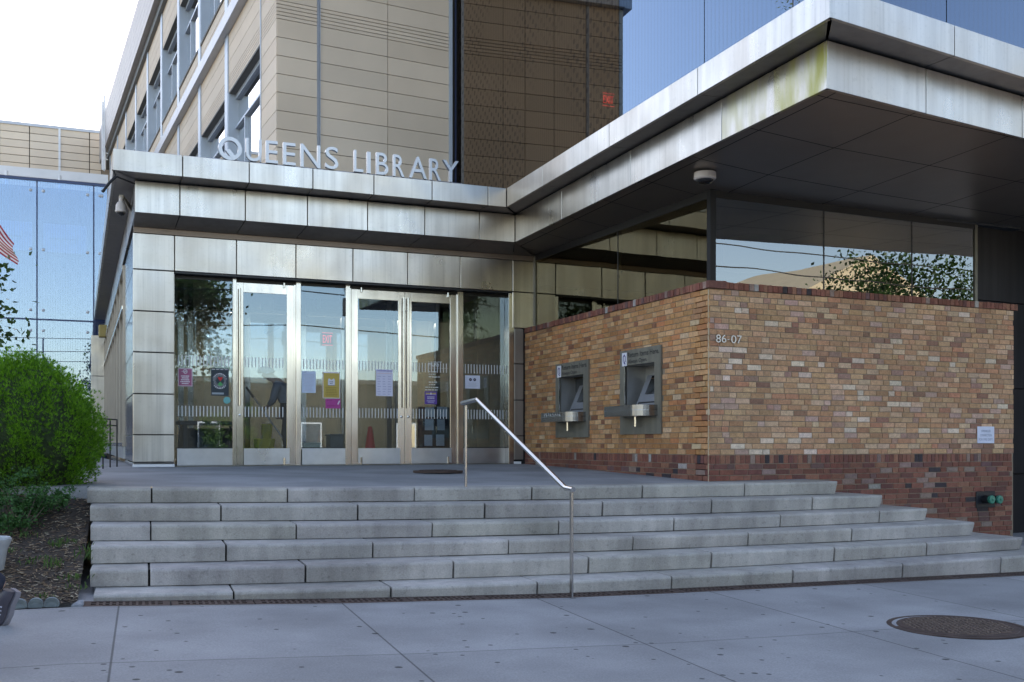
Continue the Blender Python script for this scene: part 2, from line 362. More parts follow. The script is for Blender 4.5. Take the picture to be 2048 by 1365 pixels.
def lerp_tab(x, xs, ys):
    if x <= xs[0]: return ys[0]
    for i in range(len(xs) - 1):
        if x <= xs[i + 1]: t = (x - xs[i]) / (xs[i + 1] - xs[i]); return ys[i] + (ys[i + 1] - ys[i]) * t
    return ys[-1]
def zsw(s, p): return lerp_tab(s, [-.4, 1.5, 3.34, 4.34, 8.2], [-1.162, -1.236, -1.285, -1.295, -1.309]) + .01 * (min(p, 8) - 8)
def sw(u, v):
    z = -1.25
    for _ in range(40):
        P = onZ(u, v, z); w = Vector((P.x, P.y)); s, p = w.dot(SD), w.dot(SN); z = zsw(s, p)
    return s, p, z
def W(s, p, zr): a = sp_xy(s, p); return Vector((a.x, a.y, zr + CZ))

# ------------------------------------------------------------------ ground
mb = MB(); mb.quad((-400, -400, -.35), (400, -400, -.35), (400, 400, -.35), (-400, 400, -.35)); tag(mb.build('ground', GROUND), kind='structure')
mb = MB(); ss = [-30, -12, -4, -.4, .5, 1.5, 2.4, 3.34, 4.34, 5.6, 8.2, 12, 20, 40]
def sheet(mb, ss, ps, zf):
    for a, b in zip(ss, ss[1:]):
        for c, d in zip(ps, ps[1:]): mb.quad(W(a, c, zf(a, c)), W(b, c, zf(b, c)), W(b, d, zf(b, d)), W(a, d, zf(a, d)))
sheet(mb, ss, [-1.6, 2, 5, 8.0], zsw); sheet(mb, ss, [8.262, 14, 24], zsw)
for a, b in zip(ss, ss[1:]):
    for p in (8.0, 8.262): mb.quad(W(a, p, zsw(a, p)), W(b, p, zsw(b, p)), W(b, p, zsw(b, p) - .15), W(a, p, zsw(a, p) - .15))
    mb.quad(W(a, 8., zsw(a, 8) - .15), W(b, 8., zsw(b, 8) - .15), W(b, 8.262, zsw(b, 8) - .15), W(a, 8.262, zsw(a, 8) - .15))
tag(mb.build('sidewalk', PAVE), kind='structure')
mb = MB()
for a, b in zip(ss, ss[1:]):
    mb.hexa([W(a, -1.76, -1.6), W(b, -1.76, -1.6), W(b, -1.602, -1.6), W(a, -1.602, -1.6), W(a, -1.76, zsw(a, -1.6)), W(b, -1.76, zsw(b, -1.6)), W(b, -1.602, zsw(b, -1.6)), W(a, -1.602, zsw(a, -1.6))], (.4, .4, .4))
tag(mb.build('kerb', STONE), kind='structure')
mb = MB(); mb.quad(W(-60, -12, -1.5), W(60, -12, -1.5), W(60, -1.7, -1.5), W(-60, -1.7, -1.5)); tag(mb.build('road', ASPH), kind='structure')
mb = MB(); mb.quad(W(-60, -18, -1.38), W(60, -18, -1.38), W(60, -12, -1.38), W(-60, -12, -1.38)); tag(mb.build('far_sidewalk', PORCHM), kind='structure')

# ------------------------------------------------------------------ steps
steps = thing('front_steps', 'wide flight of pale precast stone steps rising to the entrance porch', 'steps', W(3.5, 8.3, -1.28))
JOINT = {1: [174, 303.4, 575.6, 829, 1064, 1286, 1490, 1676], 2: [180, 442, 716, 970, 1206, 1424, 1626, 1766], 3: [181, 301.4, 593, 865, 1118, 1349, 1562, 1760, 1856],
         4: [182, 453, 746, 1018, 1267, 1497, 1705, 1950], 5: [180, 298, 612, 907, 1178, 1424, 1670, 1855, 2047], 6: [187, 468, 782, 1076, 1344, 1587, 1807, 2003, 2150]}
SEND = {}
def stone(i, sa, sb, p0, depth, slantb=0., name='step_block'):
    """one kerb-like stone: chamfered nosing, riser undercut towards its foot"""
    mb = MB(); n = 5; prof = []
    g = random.uniform(.93, 1.06); col = (.45 * g, .42 * g * random.uniform(.99, 1.01), .385 * g * random.uniform(.97, 1.03)); dz = random.uniform(-.002, .002)
    rings = []
    for k in range(n + 1):
        t = k / n; s = sa + (sb - sa) * t; zt = zstep(i, s) + dz
        if i < 6: zb = zstep(i + 1, s) + .005
        else: zb = zsw(s, p0) - .02
        if zb > zt - .02: zb = zt - .06
        sl = slantb * t
        rings.append([W(s - sl, p0 + .016, zb), W(s - sl * .3, p0 + .002, zt - .024), W(s, p0 + .008, zt - .008), W(s, p0 + .022, zt), W(s, p0 + depth, zt), W(s, p0 + depth, zb)])
    m = 6; vs = [v for r in rings for v in r]
    fs = [(k * m + j, (k + 1) * m + j, (k + 1) * m + (j + 1) % m, k * m + (j + 1) % m) for k in range(n) for j in range(m)]
    fs += [list(range(m)), [n * m + j for j in range(m)][::-1]]
    mb.add(vs, fs, col); return mb.build(name, STONE, steps, bevel=.003)
JFILL = M('joint_dirt', (.03, .028, .024), .95, 0, .3, 20.)
for i in range(1, 7):
    jb = MB(); p = prow(i); a_, b_ = s_at(JOINT[i][0], p)[0] + .03, s_at(JOINT[i][-1], p)[0] - .06
    for k in range(12):
        sa, sb = a_ + (b_ - a_) * k / 12, a_ + (b_ - a_) * (k + 1) / 12; zlo = lambda s: (zstep(i + 1, s) if i < 6 else zsw(s, p)) - .03
        jb.quad(W(sa, p + .06, zlo(sa)), W(sb, p + .06, zlo(sb)), W(sb, p + .06, zstep(i, sb) - .012), W(sa, p + .06, zstep(i, sa) - .012))
        jb.quad(W(sa, p + .06, zstep(i, sa) - .012), W(sb, p + .06, zstep(i, sb) - .012), W(sb, p + .42, zstep(i, sb) - .012), W(sa, p + .42, zstep(i, sa) - .012))
    jb.build('joint_filler', JFILL, steps, fixn=False)
    p = prow(i); S_ = [s_at(u, p)[0] for u in JOINT[i]]; SEND[i] = S_[-1]
    for k in range(len(S_) - 1):
        gap = random.uniform(.005, .011)
        stone(i, S_[k] + (0 if k == 0 else gap), S_[k + 1] - (0 if k == len(S_) - 2 else gap), p, TR + .06 if i > 1 else .40, .03 if k == len(S_) - 2 else 0)
    if i > 1:                                      # stones that return along the right-hand side to the brick wall
        mb = MB(); s0, s1 = SEND[i - 1] - .05, SEND[i]; zt = zstep(i, s1); zb = (zstep(i + 1, s1) if i < 6 else zsw(s1, 8) - .02) + .004
        pw = 10.80
        mb.hexa([W(s0, p + TR + .066, zb), W(s1 - .03, p + TR + .066, zb), W(s1 - .03, pw, zb), W(s0, pw, zb), W(s0, p + TR + .066, zstep(i, s0)), W(s1, p + TR + .066, zt), W(s1, pw, zt), W(s0, pw, zt)], (.45, .425, .395))
        mb.build('step_block', STONE, steps, bevel=.004)

# porch slab behind the top step
mb = MB(); pf = P1 + .404; sv = [SEND[1] * k / 10 for k in range(11)]
s0 = s_at(174, P1)[0]; sv = [s0 + (SEND[1] - s0) * k / 12 for k in range(13)]
def zporch(x, y):
    s, p = Vector((x, y)).dot(SD), Vector((x, y)).dot(SN); t = max(0., min(1., (p - pf) / 5.2))
    return (zstep(1, max(s0, min(s, SEND[1]))) - .003) * (1 - t) + ZP * t
ps = [pf, 10.9, 11.5, 12.5, 13.8, 15., 16.2]
for a, b in zip(sv, sv[1:]):
    for c, d in zip(ps, ps[1:]):
        q = [sp_xy(a, c), sp_xy(b, c), sp_xy(b, d), sp_xy(a, d)]; mb.quad(*[(w.x, w.y, zporch(w.x, w.y) + CZ) for w in q])
# left part that runs on behind the shrub, with its front edge
lp = [(-9, 11.6), (s0 - .02, 11.05)]
A0 = Vector((.09, 10.6)); zl = zporch(.1, 10.7)
q = [(-9, 11.9), (-.75, 10.95), (.10, 10.62), (.95, 16.3), (.3, 34), (-9, 34)]
mb.add([(x, y, zporch(x, y) - .002 + CZ) for x, y in q], [(0, 1, 2, 3, 4, 5)])
for a, b in (((-9, 11.9), (-.75, 10.95)), ((-.75, 10.95), (.10, 10.62))):
    mb.quad((*a, CZ - 1.3), (*b, CZ - 1.3), (*b, zporch(*b) - .002 + CZ), (*a, zporch(*a) - .002 + CZ))
e0, e1 = sp_xy(s0 + .01, 10.1), sp_xy(s0 + .01, 10.7)
tag(mb.build('porch', PORCHM), kind='structure')
mb = MB()  # cheek that closes the left end of the stair
for i in range(1, 7):
    s = s_at(JOINT[i][0], prow(i))[0] + .03
    mb.hexa([W(s, prow(i) + .03, -1.35), W(s + .05, prow(i) + .03, -1.35), W(s + .05, prow(i) + .42, -1.35), W(s, prow(i) + .42, -1.35)] + [W(s, prow(i) + .03, zstep(i, s) - .05), W(s + .05, prow(i) + .03, zstep(i, s) - .05), W(s + .05, prow(i) + .42, zstep(i, s) - .05), W(s, prow(i) + .42, zstep(i, s) - .05)])
mb.build('side_cheek', PORCHM, steps)

# trench drain: cast-iron grates, one like the other
s_first = s_at(167, 8.13)[0]
def make_grate():
    mb = MB(); Lg, Wd = .596, .255
    bx = lambda x0, x1, y0, y1: mb.box((x0, y0, -.02), (x1, y1, 0))
    bx(0, Lg, 0, .052); bx(0, Lg, .112, .142); bx(0, Lg, .203, Wd)
    bx(0, .05, .052, .112); bx(0, .05, .142, .203); bx(Lg - .05, Lg, .052, .112); bx(Lg - .05, Lg, .142, .203)
    n = 11; st = (Lg - .1) / n
    for k in range(1, n):
        x = .05 + k * st; bx(x - .009, x + .009, .052, .112); bx(x - .009, x + .009, .142, .203)
    return mb.build('drain_grate', RUST)
grate = make_grate(); G_ = 'cast-iron grates of the drain along the steps'
for k in range(15):
    o = grate if k == 0 else grate.copy()
    if k: COL.objects.link(o)
    s = s_first + k * .6045; p = sp_xy(s, 8.004); za, zb = zsw(s, 8), zsw(s + .6, 8)
    o.location = (p.x, p.y, za + CZ + .002); o.rotation_euler = (0, -math.atan2(zb - za, .6), SA)
    tag(o, 'rusty cast-iron grate in the drain, ' + ('first one, beside the planting bed' if k == 0 else 'one of the run along the foot of the steps'), 'drain grate', G_)
o = grate

# manholes
def manhole(name, label, u0, u1, v0, v1, zf, mats, cat):
    s, p, z = sw((u0 + u1) / 2, (v0 + v1) / 2) if zf is None else (0, 0, 0)
    if zf is None: c = W(s, p, z); a = sw(u0, (v0 + v1) / 2); b = sw(u1, (v0 + v1) / 2); r = (sp_xy(a[0], a[1]) - sp_xy(b[0], b[1])).length / 2
    else:
        c = onZ((u0 + u1) / 2, (v0 + v1) / 2, zf); q = c.x * SY + c.y * CY; r = (u1 - u0) / 2 * q / F
    mb = MB(); mb.lathe([(r * .99, -.02), (r, .006), (r * .93, .008), (r * .92, .003), (r * .86, .003), (r * .85, .009), (r * .05, .010), (0, .010)], c, n=48)
    mb2 = MB()
    for i in range(-9, 10):
        for j in range(-9, 10):
            x, y = i * r * .088 + (j % 2) * r * .044, j * r * .088
            if x * x + y * y < (r * .78) ** 2:
                an = random.choice((0.5, 1.2, 2.1, 2.7)); dx, dy = math.cos(an) * r * .034, math.sin(an) * r * .034; ex, ey = -dy * .3, dx * .3
                cx, cy = c.x + x, c.y + y; h0, h1 = c.z + .009, c.z + .0145
                mb2.hexa([(cx - dx - ex, cy - dy - ey, h0), (cx + dx - ex, cy + dy - ey, h0), (cx + dx + ex, cy + dy + ey, h0), (cx - dx + ex, cy - dy + ey, h0), (cx - dx - ex, cy - dy - ey, h1), (cx + dx - ex, cy + dy - ey, h1), (cx + dx + ex, cy + dy + ey, h1), (cx - dx + ex, cy - dy + ey, h1)])
    t = thing(name, label, cat, c)
    mb.build('cover_plate', mats[0], t, smooth=True); mb2.build('tread_pattern', mats[1], t)
RUST2 = M('worn_iron', (.20, .15, .125), .55, .5, .2, 20.)
manhole('manhole_cover', 'round rusty manhole cover with worn studs set in the pavement', 1783, 2045, 1230, 1278, None, (RUST, RUST2), 'manhole cover')
manhole('access_cover', 'flat dark round cover in the porch floor in front of the doors', 826, 926, 938, 947, -.365, (RUST, RUST), 'access cover')

# ------------------------------------------------------------------ planting bed at the left
def zbed(x, y):
    s, p = Vector((x, y)).dot(SD), Vector((x, y)).dot(SN); t = max(0., min(1.12, (p - 8.15) / 2.45))
    return zsw(s, 8) + .01 + .62 * t ** 1.1 + .04 * noise.noise(Vector((x * 1.5, y * 1.5, 0))) * min(1, t * 4)
mb = MB(); nx, ny = 46, 22
gx = lambda i: -9 + (s0 + .03 + 9) * (i / nx) ** .8; gp = lambda j: 8.14 + (11.9 - 8.14) * j / ny
for i in range(nx):
    for j in range(ny):
        q = [sp_xy(gx(a), gp(b)) for a, b in ((i, j), (i + 1, j), (i + 1, j + 1), (i, j + 1))]
        mb.quad(*[(w.x, w.y, zbed(w.x, w.y) + CZ) for w in q])
def bedpt(u, v):
    z = -1.0
    for _ in range(60): P = onZ(u, v, z); z += .25 * (zbed(P.x, P.y) - z)
    return P
tag(mb.build('planting_bed_soil', SOIL, smooth=True), kind='structure')
mb = MB(); rg = random.Random(3)
CH = [(.20, .13, .08), (.12, .08, .055), (.30, .22, .14), (.09, .06, .045), (.42, .34, .24), (.16, .10, .07), (.26, .17, .10)]
for k in range(6500):
    s = rg.uniform(-2.6, s0 + .02); p = 8.16 + 2.6 * rg.random() ** 1.2; w = sp_xy(s, p); z = zbed(w.x, w.y) + CZ + rg.uniform(.001, .014)
    a = rg.uniform(0, 6.3); l, b = rg.uniform(.006, .026), rg.uniform(.002, .007); dx = Vector((math.cos(a), math.sin(a), rg.uniform(-.35, .35))) * l; dy = Vector((-math.sin(a), math.cos(a), rg.uniform(-.3, .3))) * b
    c = Vector((w.x, w.y, z)); g = rg.uniform(.6, 1.1); cc = tuple(x * g for x in rg.choice(CH)); up = Vector((0, 0, .004))
    mb.add([c - dx - dy, c + dx - dy, c + dx + dy, c - dx + dy, c - dx * .8 + up, c + dx * .8 + up], [(0, 1, 5, 4), (2, 3, 4, 5), (0, 4, 3), (1, 2, 5)], cc)
MULCH = M('bark_chips', (.2, .14, .1), .9, 0, .1, 20., attr=True)
tag(mb.build('bark_mulch', MULCH, fixn=False), 'brown bark chips strewn over the planting bed', 'mulch', kind='stuff')
mb = MB()
for (u, v, n, h) in ((105, 1135, 22, .09), (145, 1160, 26, .06), (60, 1128, 16, .05), (132, 1088, 26, .06), (110, 1093, 30, .05), (170, 1120, 12, .14), (75, 1120, 14, .04), (150, 1180, 14, .05), (20, 1105, 20, .05), (50, 1075, 26, .06), (90, 1195, 14, .04)):
    P = bedpt(u, v); z = P.z - CZ
    for k in range(n):
        b = Vector((P.x + rg.gauss(0, .05), P.y + rg.gauss(0, .06), z + CZ)); a = rg.uniform(0, 6.3); d = Vector((math.cos(a), math.sin(a), 0)) * h * rg.uniform(.2, .7); t = b + d + Vector((0, 0, h * rg.uniform(.5, 1.1))); w = Vector((-math.sin(a), math.cos(a), 0)) * rg.uniform(.003, .007); m_ = (b + t) / 2 + Vector((0, 0, h * .15))
        mb.add([b - w * .4, b + w * .4, m_ + w, t, m_ - w], [(0, 1, 2, 3, 4)])
tag(mb.build('weeds', WEED, fixn=False), 'small green weeds sprouting through the bark chips', 'weeds', kind='stuff')
# scalloped concrete edging
ed = MB(); EDG = M('edging_concrete', (.20, .24, .25), .85, 0, .2, 9., bump=.003)
for k, (ua, ub) in enumerate(((-22, 23), (23, 55.5), (56.5, 87), (87, 118))):
    a, b = sw(ua, 1213)[0], sw(ub, 1213)[0]; pf_ = 8.10; cs = (a + b) / 2; rr = (b - a) / 2; n = 14; z0_ = zsw(cs, 8) - .02
    fr_, bk = [], []
    for j in range(n + 1):
        an = math.pi * j / n; s = cs - rr * math.cos(an); z = z0_ + .020 + .060 * math.sin(an) ** .8
        fr_.append((s, pf_, z)); bk.append((s, pf_ + .05, z))
    inner = [(cs - rr * .74 * math.cos(math.pi * j / n), pf_ + .012, z0_ + .012 + .036 * math.sin(math.pi * j / n) ** .8) for j in range(n + 1)]
    vs = [W(*x) for x in fr_ + bk + inner] + [W(a, pf_, z0_), W(b, pf_, z0_)]; N = n + 1
    fs = [(j, j + 1, N + j + 1, N + j) for j in range(n)] + [(j + 1, j, 2 * N + j, 2 * N + j + 1) for j in range(n)] + [[2 * N + j for j in range(N)][::-1], [N + j for j in range(N)]]
    ed.add(vs, fs)
tag(ed.build('edging_block', EDG, fixn=False), 'grey-green concrete edging with rounded scallops at the front of the planting bed', 'bed edging')
mb = MB(); a, b = sw(141, 1212)[0], sw(167, 1212)[0]
mb.hexa([W(a, 8.02, zsw(a, 8) - .02), W(b, 8.02, zsw(b, 8) - .02), W(b, 8.16, zsw(b, 8) - .02), W(a + .04, 8.16, zsw(a, 8) - .02), W(a + .01, 8.03, zsw(a, 8) + .018), W(b, 8.03, zsw(b, 8) + .012), W(b, 8.15, zsw(b, 8) + .03), W(a + .05, 8.15, zsw(a, 8) + .03)], (.35, .37, .4))
tag(mb.build('stone_fragment', STONE, bevel=.006), 'small broken piece of concrete beside the end of the drain', 'concrete piece')
# grey tapered pot at the very left edge
P = bedpt(-22, 1141); mb = MB()
mb.lathe([(.10, 0), (.105, .01), (.13, .16), (.155, .215), (.16, .24), (.15, .255), (.13, .25), (.12, .20), (0, .195)], (P.x, P.y, P.z), n=28)
tag(mb.build('plant_pot', M('pot_concrete', (.42, .44, .46), .85, 0, .15, 10., bump=.002), smooth=True), 'pale grey tapered concrete pot at the left end of the planting bed', 'plant pot')

# ------------------------------------------------------------------ shrubs and trees
def spray(mb, c, d, l, w, rg):
    """a small flat fan of scale foliage: leaf-sized tapered blades on one twig"""
    d = d.normalized(); s = d.cross(Vector((rg.uniform(-1, 1), rg.uniform(-1, 1), rg.uniform(-1, 1)))).normalized()
    for k in (-1, 0, 1):
        dd = (d + s * k * .55).normalized(); ll = l * (1. if k == 0 else .72); e = dd.cross(s.cross(d)).normalized() if k else s
        e = d.cross(s).cross(dd).normalized() * w * .5; b = c + d * l * .18 * abs(k)
        mb.add([b, b + dd * ll * .45 + e, b + dd * ll, b + dd * ll * .45 - e], [(0, 1, 2, 3)])
def thuja():
    q = 10.2; u0, rx = 44, 166; kc = (u0 - 1024) / F
    ctr = Vector((q * (SY + kc * CY), q * (CY - kc * SY), 0)); rad = rx * q / F; top = (PY - 706) * q / F; bot = (PY - 1052) * q / F
    base = Vector((ctr.x, ctr.y, bot + CZ - .05)); t = thing('globe_shrub', 'large bright green rounded conifer shrub beside the steps', 'shrub', base)
    mb = MB(); rg = random.Random(5); core = MB(); H = top - bot
    PX, PR = [0, .08, .16, .29, .43, .56, .73, .86, .95, 1.], [.22, .30, .44, .74, .97, 1., .86, .60, .34, .10]
    lobes = []; n_ = 265
    for k in range(n_):
        th = k * 2.39996 + rg.uniform(-.2, .2); h = ((k + .5) / n_) ** .92
        r = rad * lerp_tab(h, PX, PR); k_ = rg.uniform(.80, .94); lobes.append((Vector((ctr.x + r * math.cos(th) * k_, ctr.y + r * math.sin(th) * k_, bot + CZ + H * h * .93 + rg.uniform(-.03, .03))), th, h, rg.uniform(.085, .15)))
    for c, th, h, lr in lobes:
        sl = .15 + 1.5 * max(0, h - .35); out = Vector((math.cos(th), math.sin(th), sl)).normalized(); tip = c + out * lr + Vector((0, 0, lr * .9))
        for k in range(130):
            o = Vector((rg.gauss(0, 1), rg.gauss(0, 1), rg.gauss(0, 1))).normalized() * lr * rg.random() ** .5
            if o.dot(out) < -.45 * lr: continue
            p = c + Vector((o.x, o.y, o.z * 1.5)) ; d = out * .6 + o.normalized() * .55 + Vector((0, 0, .8))
            spray(mb, p, d, rg.uniform(.026, .058), rg.uniform(.005, .008), rg)
    prof = [(rad * a * .80, H * b * .93) for a, b in zip(PR[1:-1], PX[1:-1])]
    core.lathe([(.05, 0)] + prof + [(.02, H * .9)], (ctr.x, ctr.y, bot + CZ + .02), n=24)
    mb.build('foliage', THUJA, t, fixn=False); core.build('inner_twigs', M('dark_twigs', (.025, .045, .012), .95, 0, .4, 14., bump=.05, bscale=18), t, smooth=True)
    st = MB()
    for k in range(26):
        a = rg.uniform(0, 6.3); st.tube([base + Vector((0, 0, -.15)), base + Vector((math.cos(a) * rad * .3, math.sin(a) * rad * .3, .10)), base + Vector((math.cos(a) * rad * .75, math.sin(a) * rad * .75, rg.uniform(.12, .3)))], [.02, .01, .004], 5)
    st.build('stems', BARK, t)
thuja()
def leafy(mb, ctr, rx, rz, n, l, rg, clump=14):
    cs = []
    for k in range(clump):
        d = Vector((rg.gauss(0, 1), rg.gauss(0, 1), rg.gauss(0, 1))).normalized() * rg.random() ** .4; cs.append((ctr + Vector((d.x * rx, d.y * rx, d.z * rz)), rg.uniform(.16, .34)))
    for k in range(n):
        c, cr = rg.choice(cs); o = Vector((rg.gauss(0, 1), rg.gauss(0, 1), rg.gauss(0, .8))) * cr * rx * .55; p = c + o
        d = Vector((rg.gauss(0, 1), rg.gauss(0, 1), rg.gauss(0, .7))).normalized(); s = d.orthogonal().normalized(); s = (s * rg.uniform(-1, 1) + d.cross(s) * rg.uniform(-1, 1)).normalized(); ll = l * rg.uniform(.6, 1.2)
        mb.add([p, p + d * ll * .35 + s * ll * .28, p + d * ll * .75 + s * ll * .2, p + d * ll, p + d * ll * .75 - s * ll * .2, p + d * ll * .35 - s * ll * .28], [(0, 1, 2, 3, 4, 5)])
rg = random.Random(11)
P = bedpt(38, 1066); t = thing('low_shrub', 'low dark green small-leaved shrub under the big conifer', 'shrub', P)
mb = MB()
for dx, dy, dz, rr in ((0, 0, .18, .28), (-.25, .1, .26, .32), (.20, .20, .24, .24), (-.05, .25, .36, .30), (.30, .42, .26, .22), (-.1, -.12, .10, .2)): leafy(mb, P + Vector((dx, dy, dz)), rr, rr * .7, 900, .028, rg)
mb.build('foliage', BOX, t, fixn=False); mb = MB()
for k in range(14): mb.tube([P + Vector((0, 0, -.05)), P + Vector((rg.uniform(-.3, .25), rg.uniform(0, .2), rg.uniform(.12, .4)))], [.008, .003], 5)
mb.build('stems', BARK, t)

def tree(x, y, zb, h, cr, label, seed, leaf=.13, n=5200, group=None, squash=1., name='street_tree', clumps=46):
    rg = random.Random(seed); t = thing(name, label, 'tree', (x, y, zb), group); tr = MB(); ch = h - cr * 1.0 * squash
    tr.tube([(x, y, zb - .1), (x + .03, y, zb + h * .3), (x - .05, y + .04, zb + h * .6), (x, y, zb + h * .92)], [.04 * h ** .7, .032 * h ** .7, .018 * h ** .7, .006], 8)
    ctr = Vector((x, y, zb + ch)); cs = []
    for k in range(clumps):
        d = Vector((rg.gauss(0, 1), rg.gauss(0, 1), rg.gauss(0, 1))).normalized() * (.35 + .65 * rg.random() ** .5); c = ctr + Vector((d.x * cr, d.y * cr, d.z * cr * squash)); cs.append(c)
        st = Vector((x, y, zb + h * rg.uniform(.28, .62))); tr.tube([st, (st + c) / 2 + Vector((0, 0, .08 * cr)), c], [.022 * cr ** .5, .013 * cr ** .5, .004], 5)
    tr.build('trunk', BARK, t); mb = MB()
    for k in range(n):
        c = rg.choice(cs); p = c + Vector((rg.gauss(0, 1), rg.gauss(0, 1), rg.gauss(0, .75))) * cr * .15
        d = Vector((rg.gauss(0, 1), rg.gauss(0, 1), rg.gauss(0, .8) - .3)).normalized(); s = d.orthogonal().normalized(); s = (s * rg.uniform(-1, 1) + d.cross(s) * rg.uniform(-1, 1)).normalized(); l = leaf * rg.uniform(.6, 1.3)
        mb.add([p, p + d * l * .4 + s * l * .3, p + d * l, p + d * l * .4 - s * l * .3], [(0, 1, 2, 3)])
    mb.build('crown', TREEL, t, fixn=False); return t
tree(-1.72, 14.6, .75, 3.25, .98, 'slender young tree at the left edge, leaves showing above the conifer shrub', 21, .085, 2600, name='young_tree', clumps=30)
TG = 'street trees across the road'
tree(3.0, -9.5, -.1, 9.6, 2.5, 'broad street tree across the road, mirrored in the leftmost entrance pane', 31, .19, 15000, TG, 1.4, clumps=80)
tree(31.5, -8.5, -.1, 9.0, 3.0, 'dark street tree across the road, mirrored in the corner window', 32, .17, 13000, TG)
tree(37.5, -7., -.1, 9.6, 3.4, 'second street tree across the road, mirrored at the right of the corner window', 33, .17, 13000, TG)
tree(-7., -8., -.1, 8.2, 2.6, 'street tree across the road, far to the left of the entrance', 34, .2, 4500, TG)

# ------------------------------------------------------------------ handrail
h = thing('handrail', 'stainless steel handrail on two posts in the middle of the steps', 'handrail', onZ(1143, 1197, -1.285))
s_, q_ = s_at(931.3, P1 + .12); pb = sp_xy(s_, P1 + .12); Ub = Vector((pb.x, pb.y, zstep(1, s_) + CZ)); Lb = h.location.copy()
ru = Ub.x * SY + Ub.y * CY; rl = Lb.x * SY + Lb.y * CY
dirp = (Vector((Ub.x, Ub.y)) - Vector((Lb.x, Lb.y))).normalized(); LA, LB_ = (Lb.x, Lb.y), (Ub.x, Ub.y)
pts = [onW(u, v, LA, LB_) for u, v in ((924.5, 807), (954, 799.5), (1126, 972), (1131.5, 976.5))]
def onpost(base, v): q = base.x * SY + base.y * CY; return Vector((base.x, base.y, (PY - v) * q / F + CZ))
p_lo = onpost(Lb, 979.5); ext = p_lo + Vector((p_lo.x - pts[3].x, p_lo.y - pts[3].y, 0)).normalized() * .035
top0 = pts[0]; d0 = (pts[1] - pts[0]).normalized()
mb = MB(); mb.tube([top0, pts[1] - d0 * .02, pts[1], pts[1] + (pts[2] - pts[1]).normalized() * .03, pts[2], pts[3], ext], .0225, 16)
mb.build('rail', STEELP, h, smooth=True)
for nm, base, topv in (('post', Ub, 811), ('post', Lb, 985)):
    tp = onpost(base, topv); mb = MB(); n2 = Vector((-dirp.y, dirp.x)); a, b = dirp * .008, n2 * .021
    a, b = dirp * .021, n2 * .008
    cs = [(-a - b), (a - b), (a + b), (-a + b)]; mb.hexa([(base.x + c.x, base.y + c.y, base.z - .01) for c in cs] + [(base.x + c.x, base.y + c.y, tp.z) for c in cs])
    mb.build(nm, STEELF, h, bevel=.002)

# ------------------------------------------------------------------ brick wall
wall = thing('brick_wall', 'low tan brick wall with a dark red brick base and cap, turning the corner', 'wall', (6.868, 10.38, 0))
TANL = [((0.474, 0.235, 0.098), 6), ((0.515, 0.273, 0.126), 6), ((0.567, 0.329, 0.167), 3.5), ((0.433, 0.193, 0.074), 4), ((0.484, 0.188, 0.079), 1.6), ((0.258, 0.108, 0.056), 1.3), ((0.618, 0.423, 0.260), .8), ((0.371, 0.188, 0.093), 1.5)]
TANR = [((0.484, 0.273, 0.149), 6), ((0.525, 0.310, 0.177), 6), ((0.577, 0.376, 0.242), 3.), ((0.453, 0.235, 0.130), 4), ((0.494, 0.226, 0.130), 1.6), ((0.299, 0.150, 0.098), 1.3), ((0.659, 0.508, 0.391), 1.1), ((0.505, 0.320, 0.251), 1.3), ((0.381, 0.216, 0.158), 1.2)]  # same bricks on the right face, cool skylight mixed into their colours
REDB = [((0.206, 0.072, 0.049), 5), ((0.249, 0.097, 0.065), 4), ((0.163, 0.061, 0.048), 3), ((0.284, 0.124, 0.076), 1.6), ((0.047, 0.035, 0.040), .35), ((0.275, 0.184, 0.152), .7), ((0.163, 0.083, 0.076), .8), ((0.361, 0.322, 0.294), .3)]
def pick(tab, rg):
    x = rg.random() * sum(w for c, w in tab)
    for c, w in tab:
        x -= w
        if x <= 0: break
    g = rg.uniform(.86, 1.12); return tuple(min(.8, v * g * rg.uniform(.96, 1.04)) for v in c)
def one_brick(mb, fr, x0, x1, z0, z1, d, col, rg, back=-.02):
    j = .0013; a = [rg.uniform(-j, j) for _ in range(8)]; e = .003
    f = [fr.P(x0 + a[0], z0 + a[1], d), fr.P(x1 + a[2], z0 + a[3], d), fr.P(x1 + a[4], z1 + a[5], d), fr.P(x0 + a[6], z1 + a[7], d)]
    b = [fr.P(x0 - e, z0 - e, back), fr.P(x1 + e, z0 - e, back), fr.P(x1 + e, z1 + e, back), fr.P(x0 - e, z1 + e, back)]
    mb.add(f + b, [(0, 1, 2, 3), (0, 4, 5, 1), (1, 5, 6, 2), (2, 6, 7, 3), (3, 7, 4, 0)], col)
OPEN = []
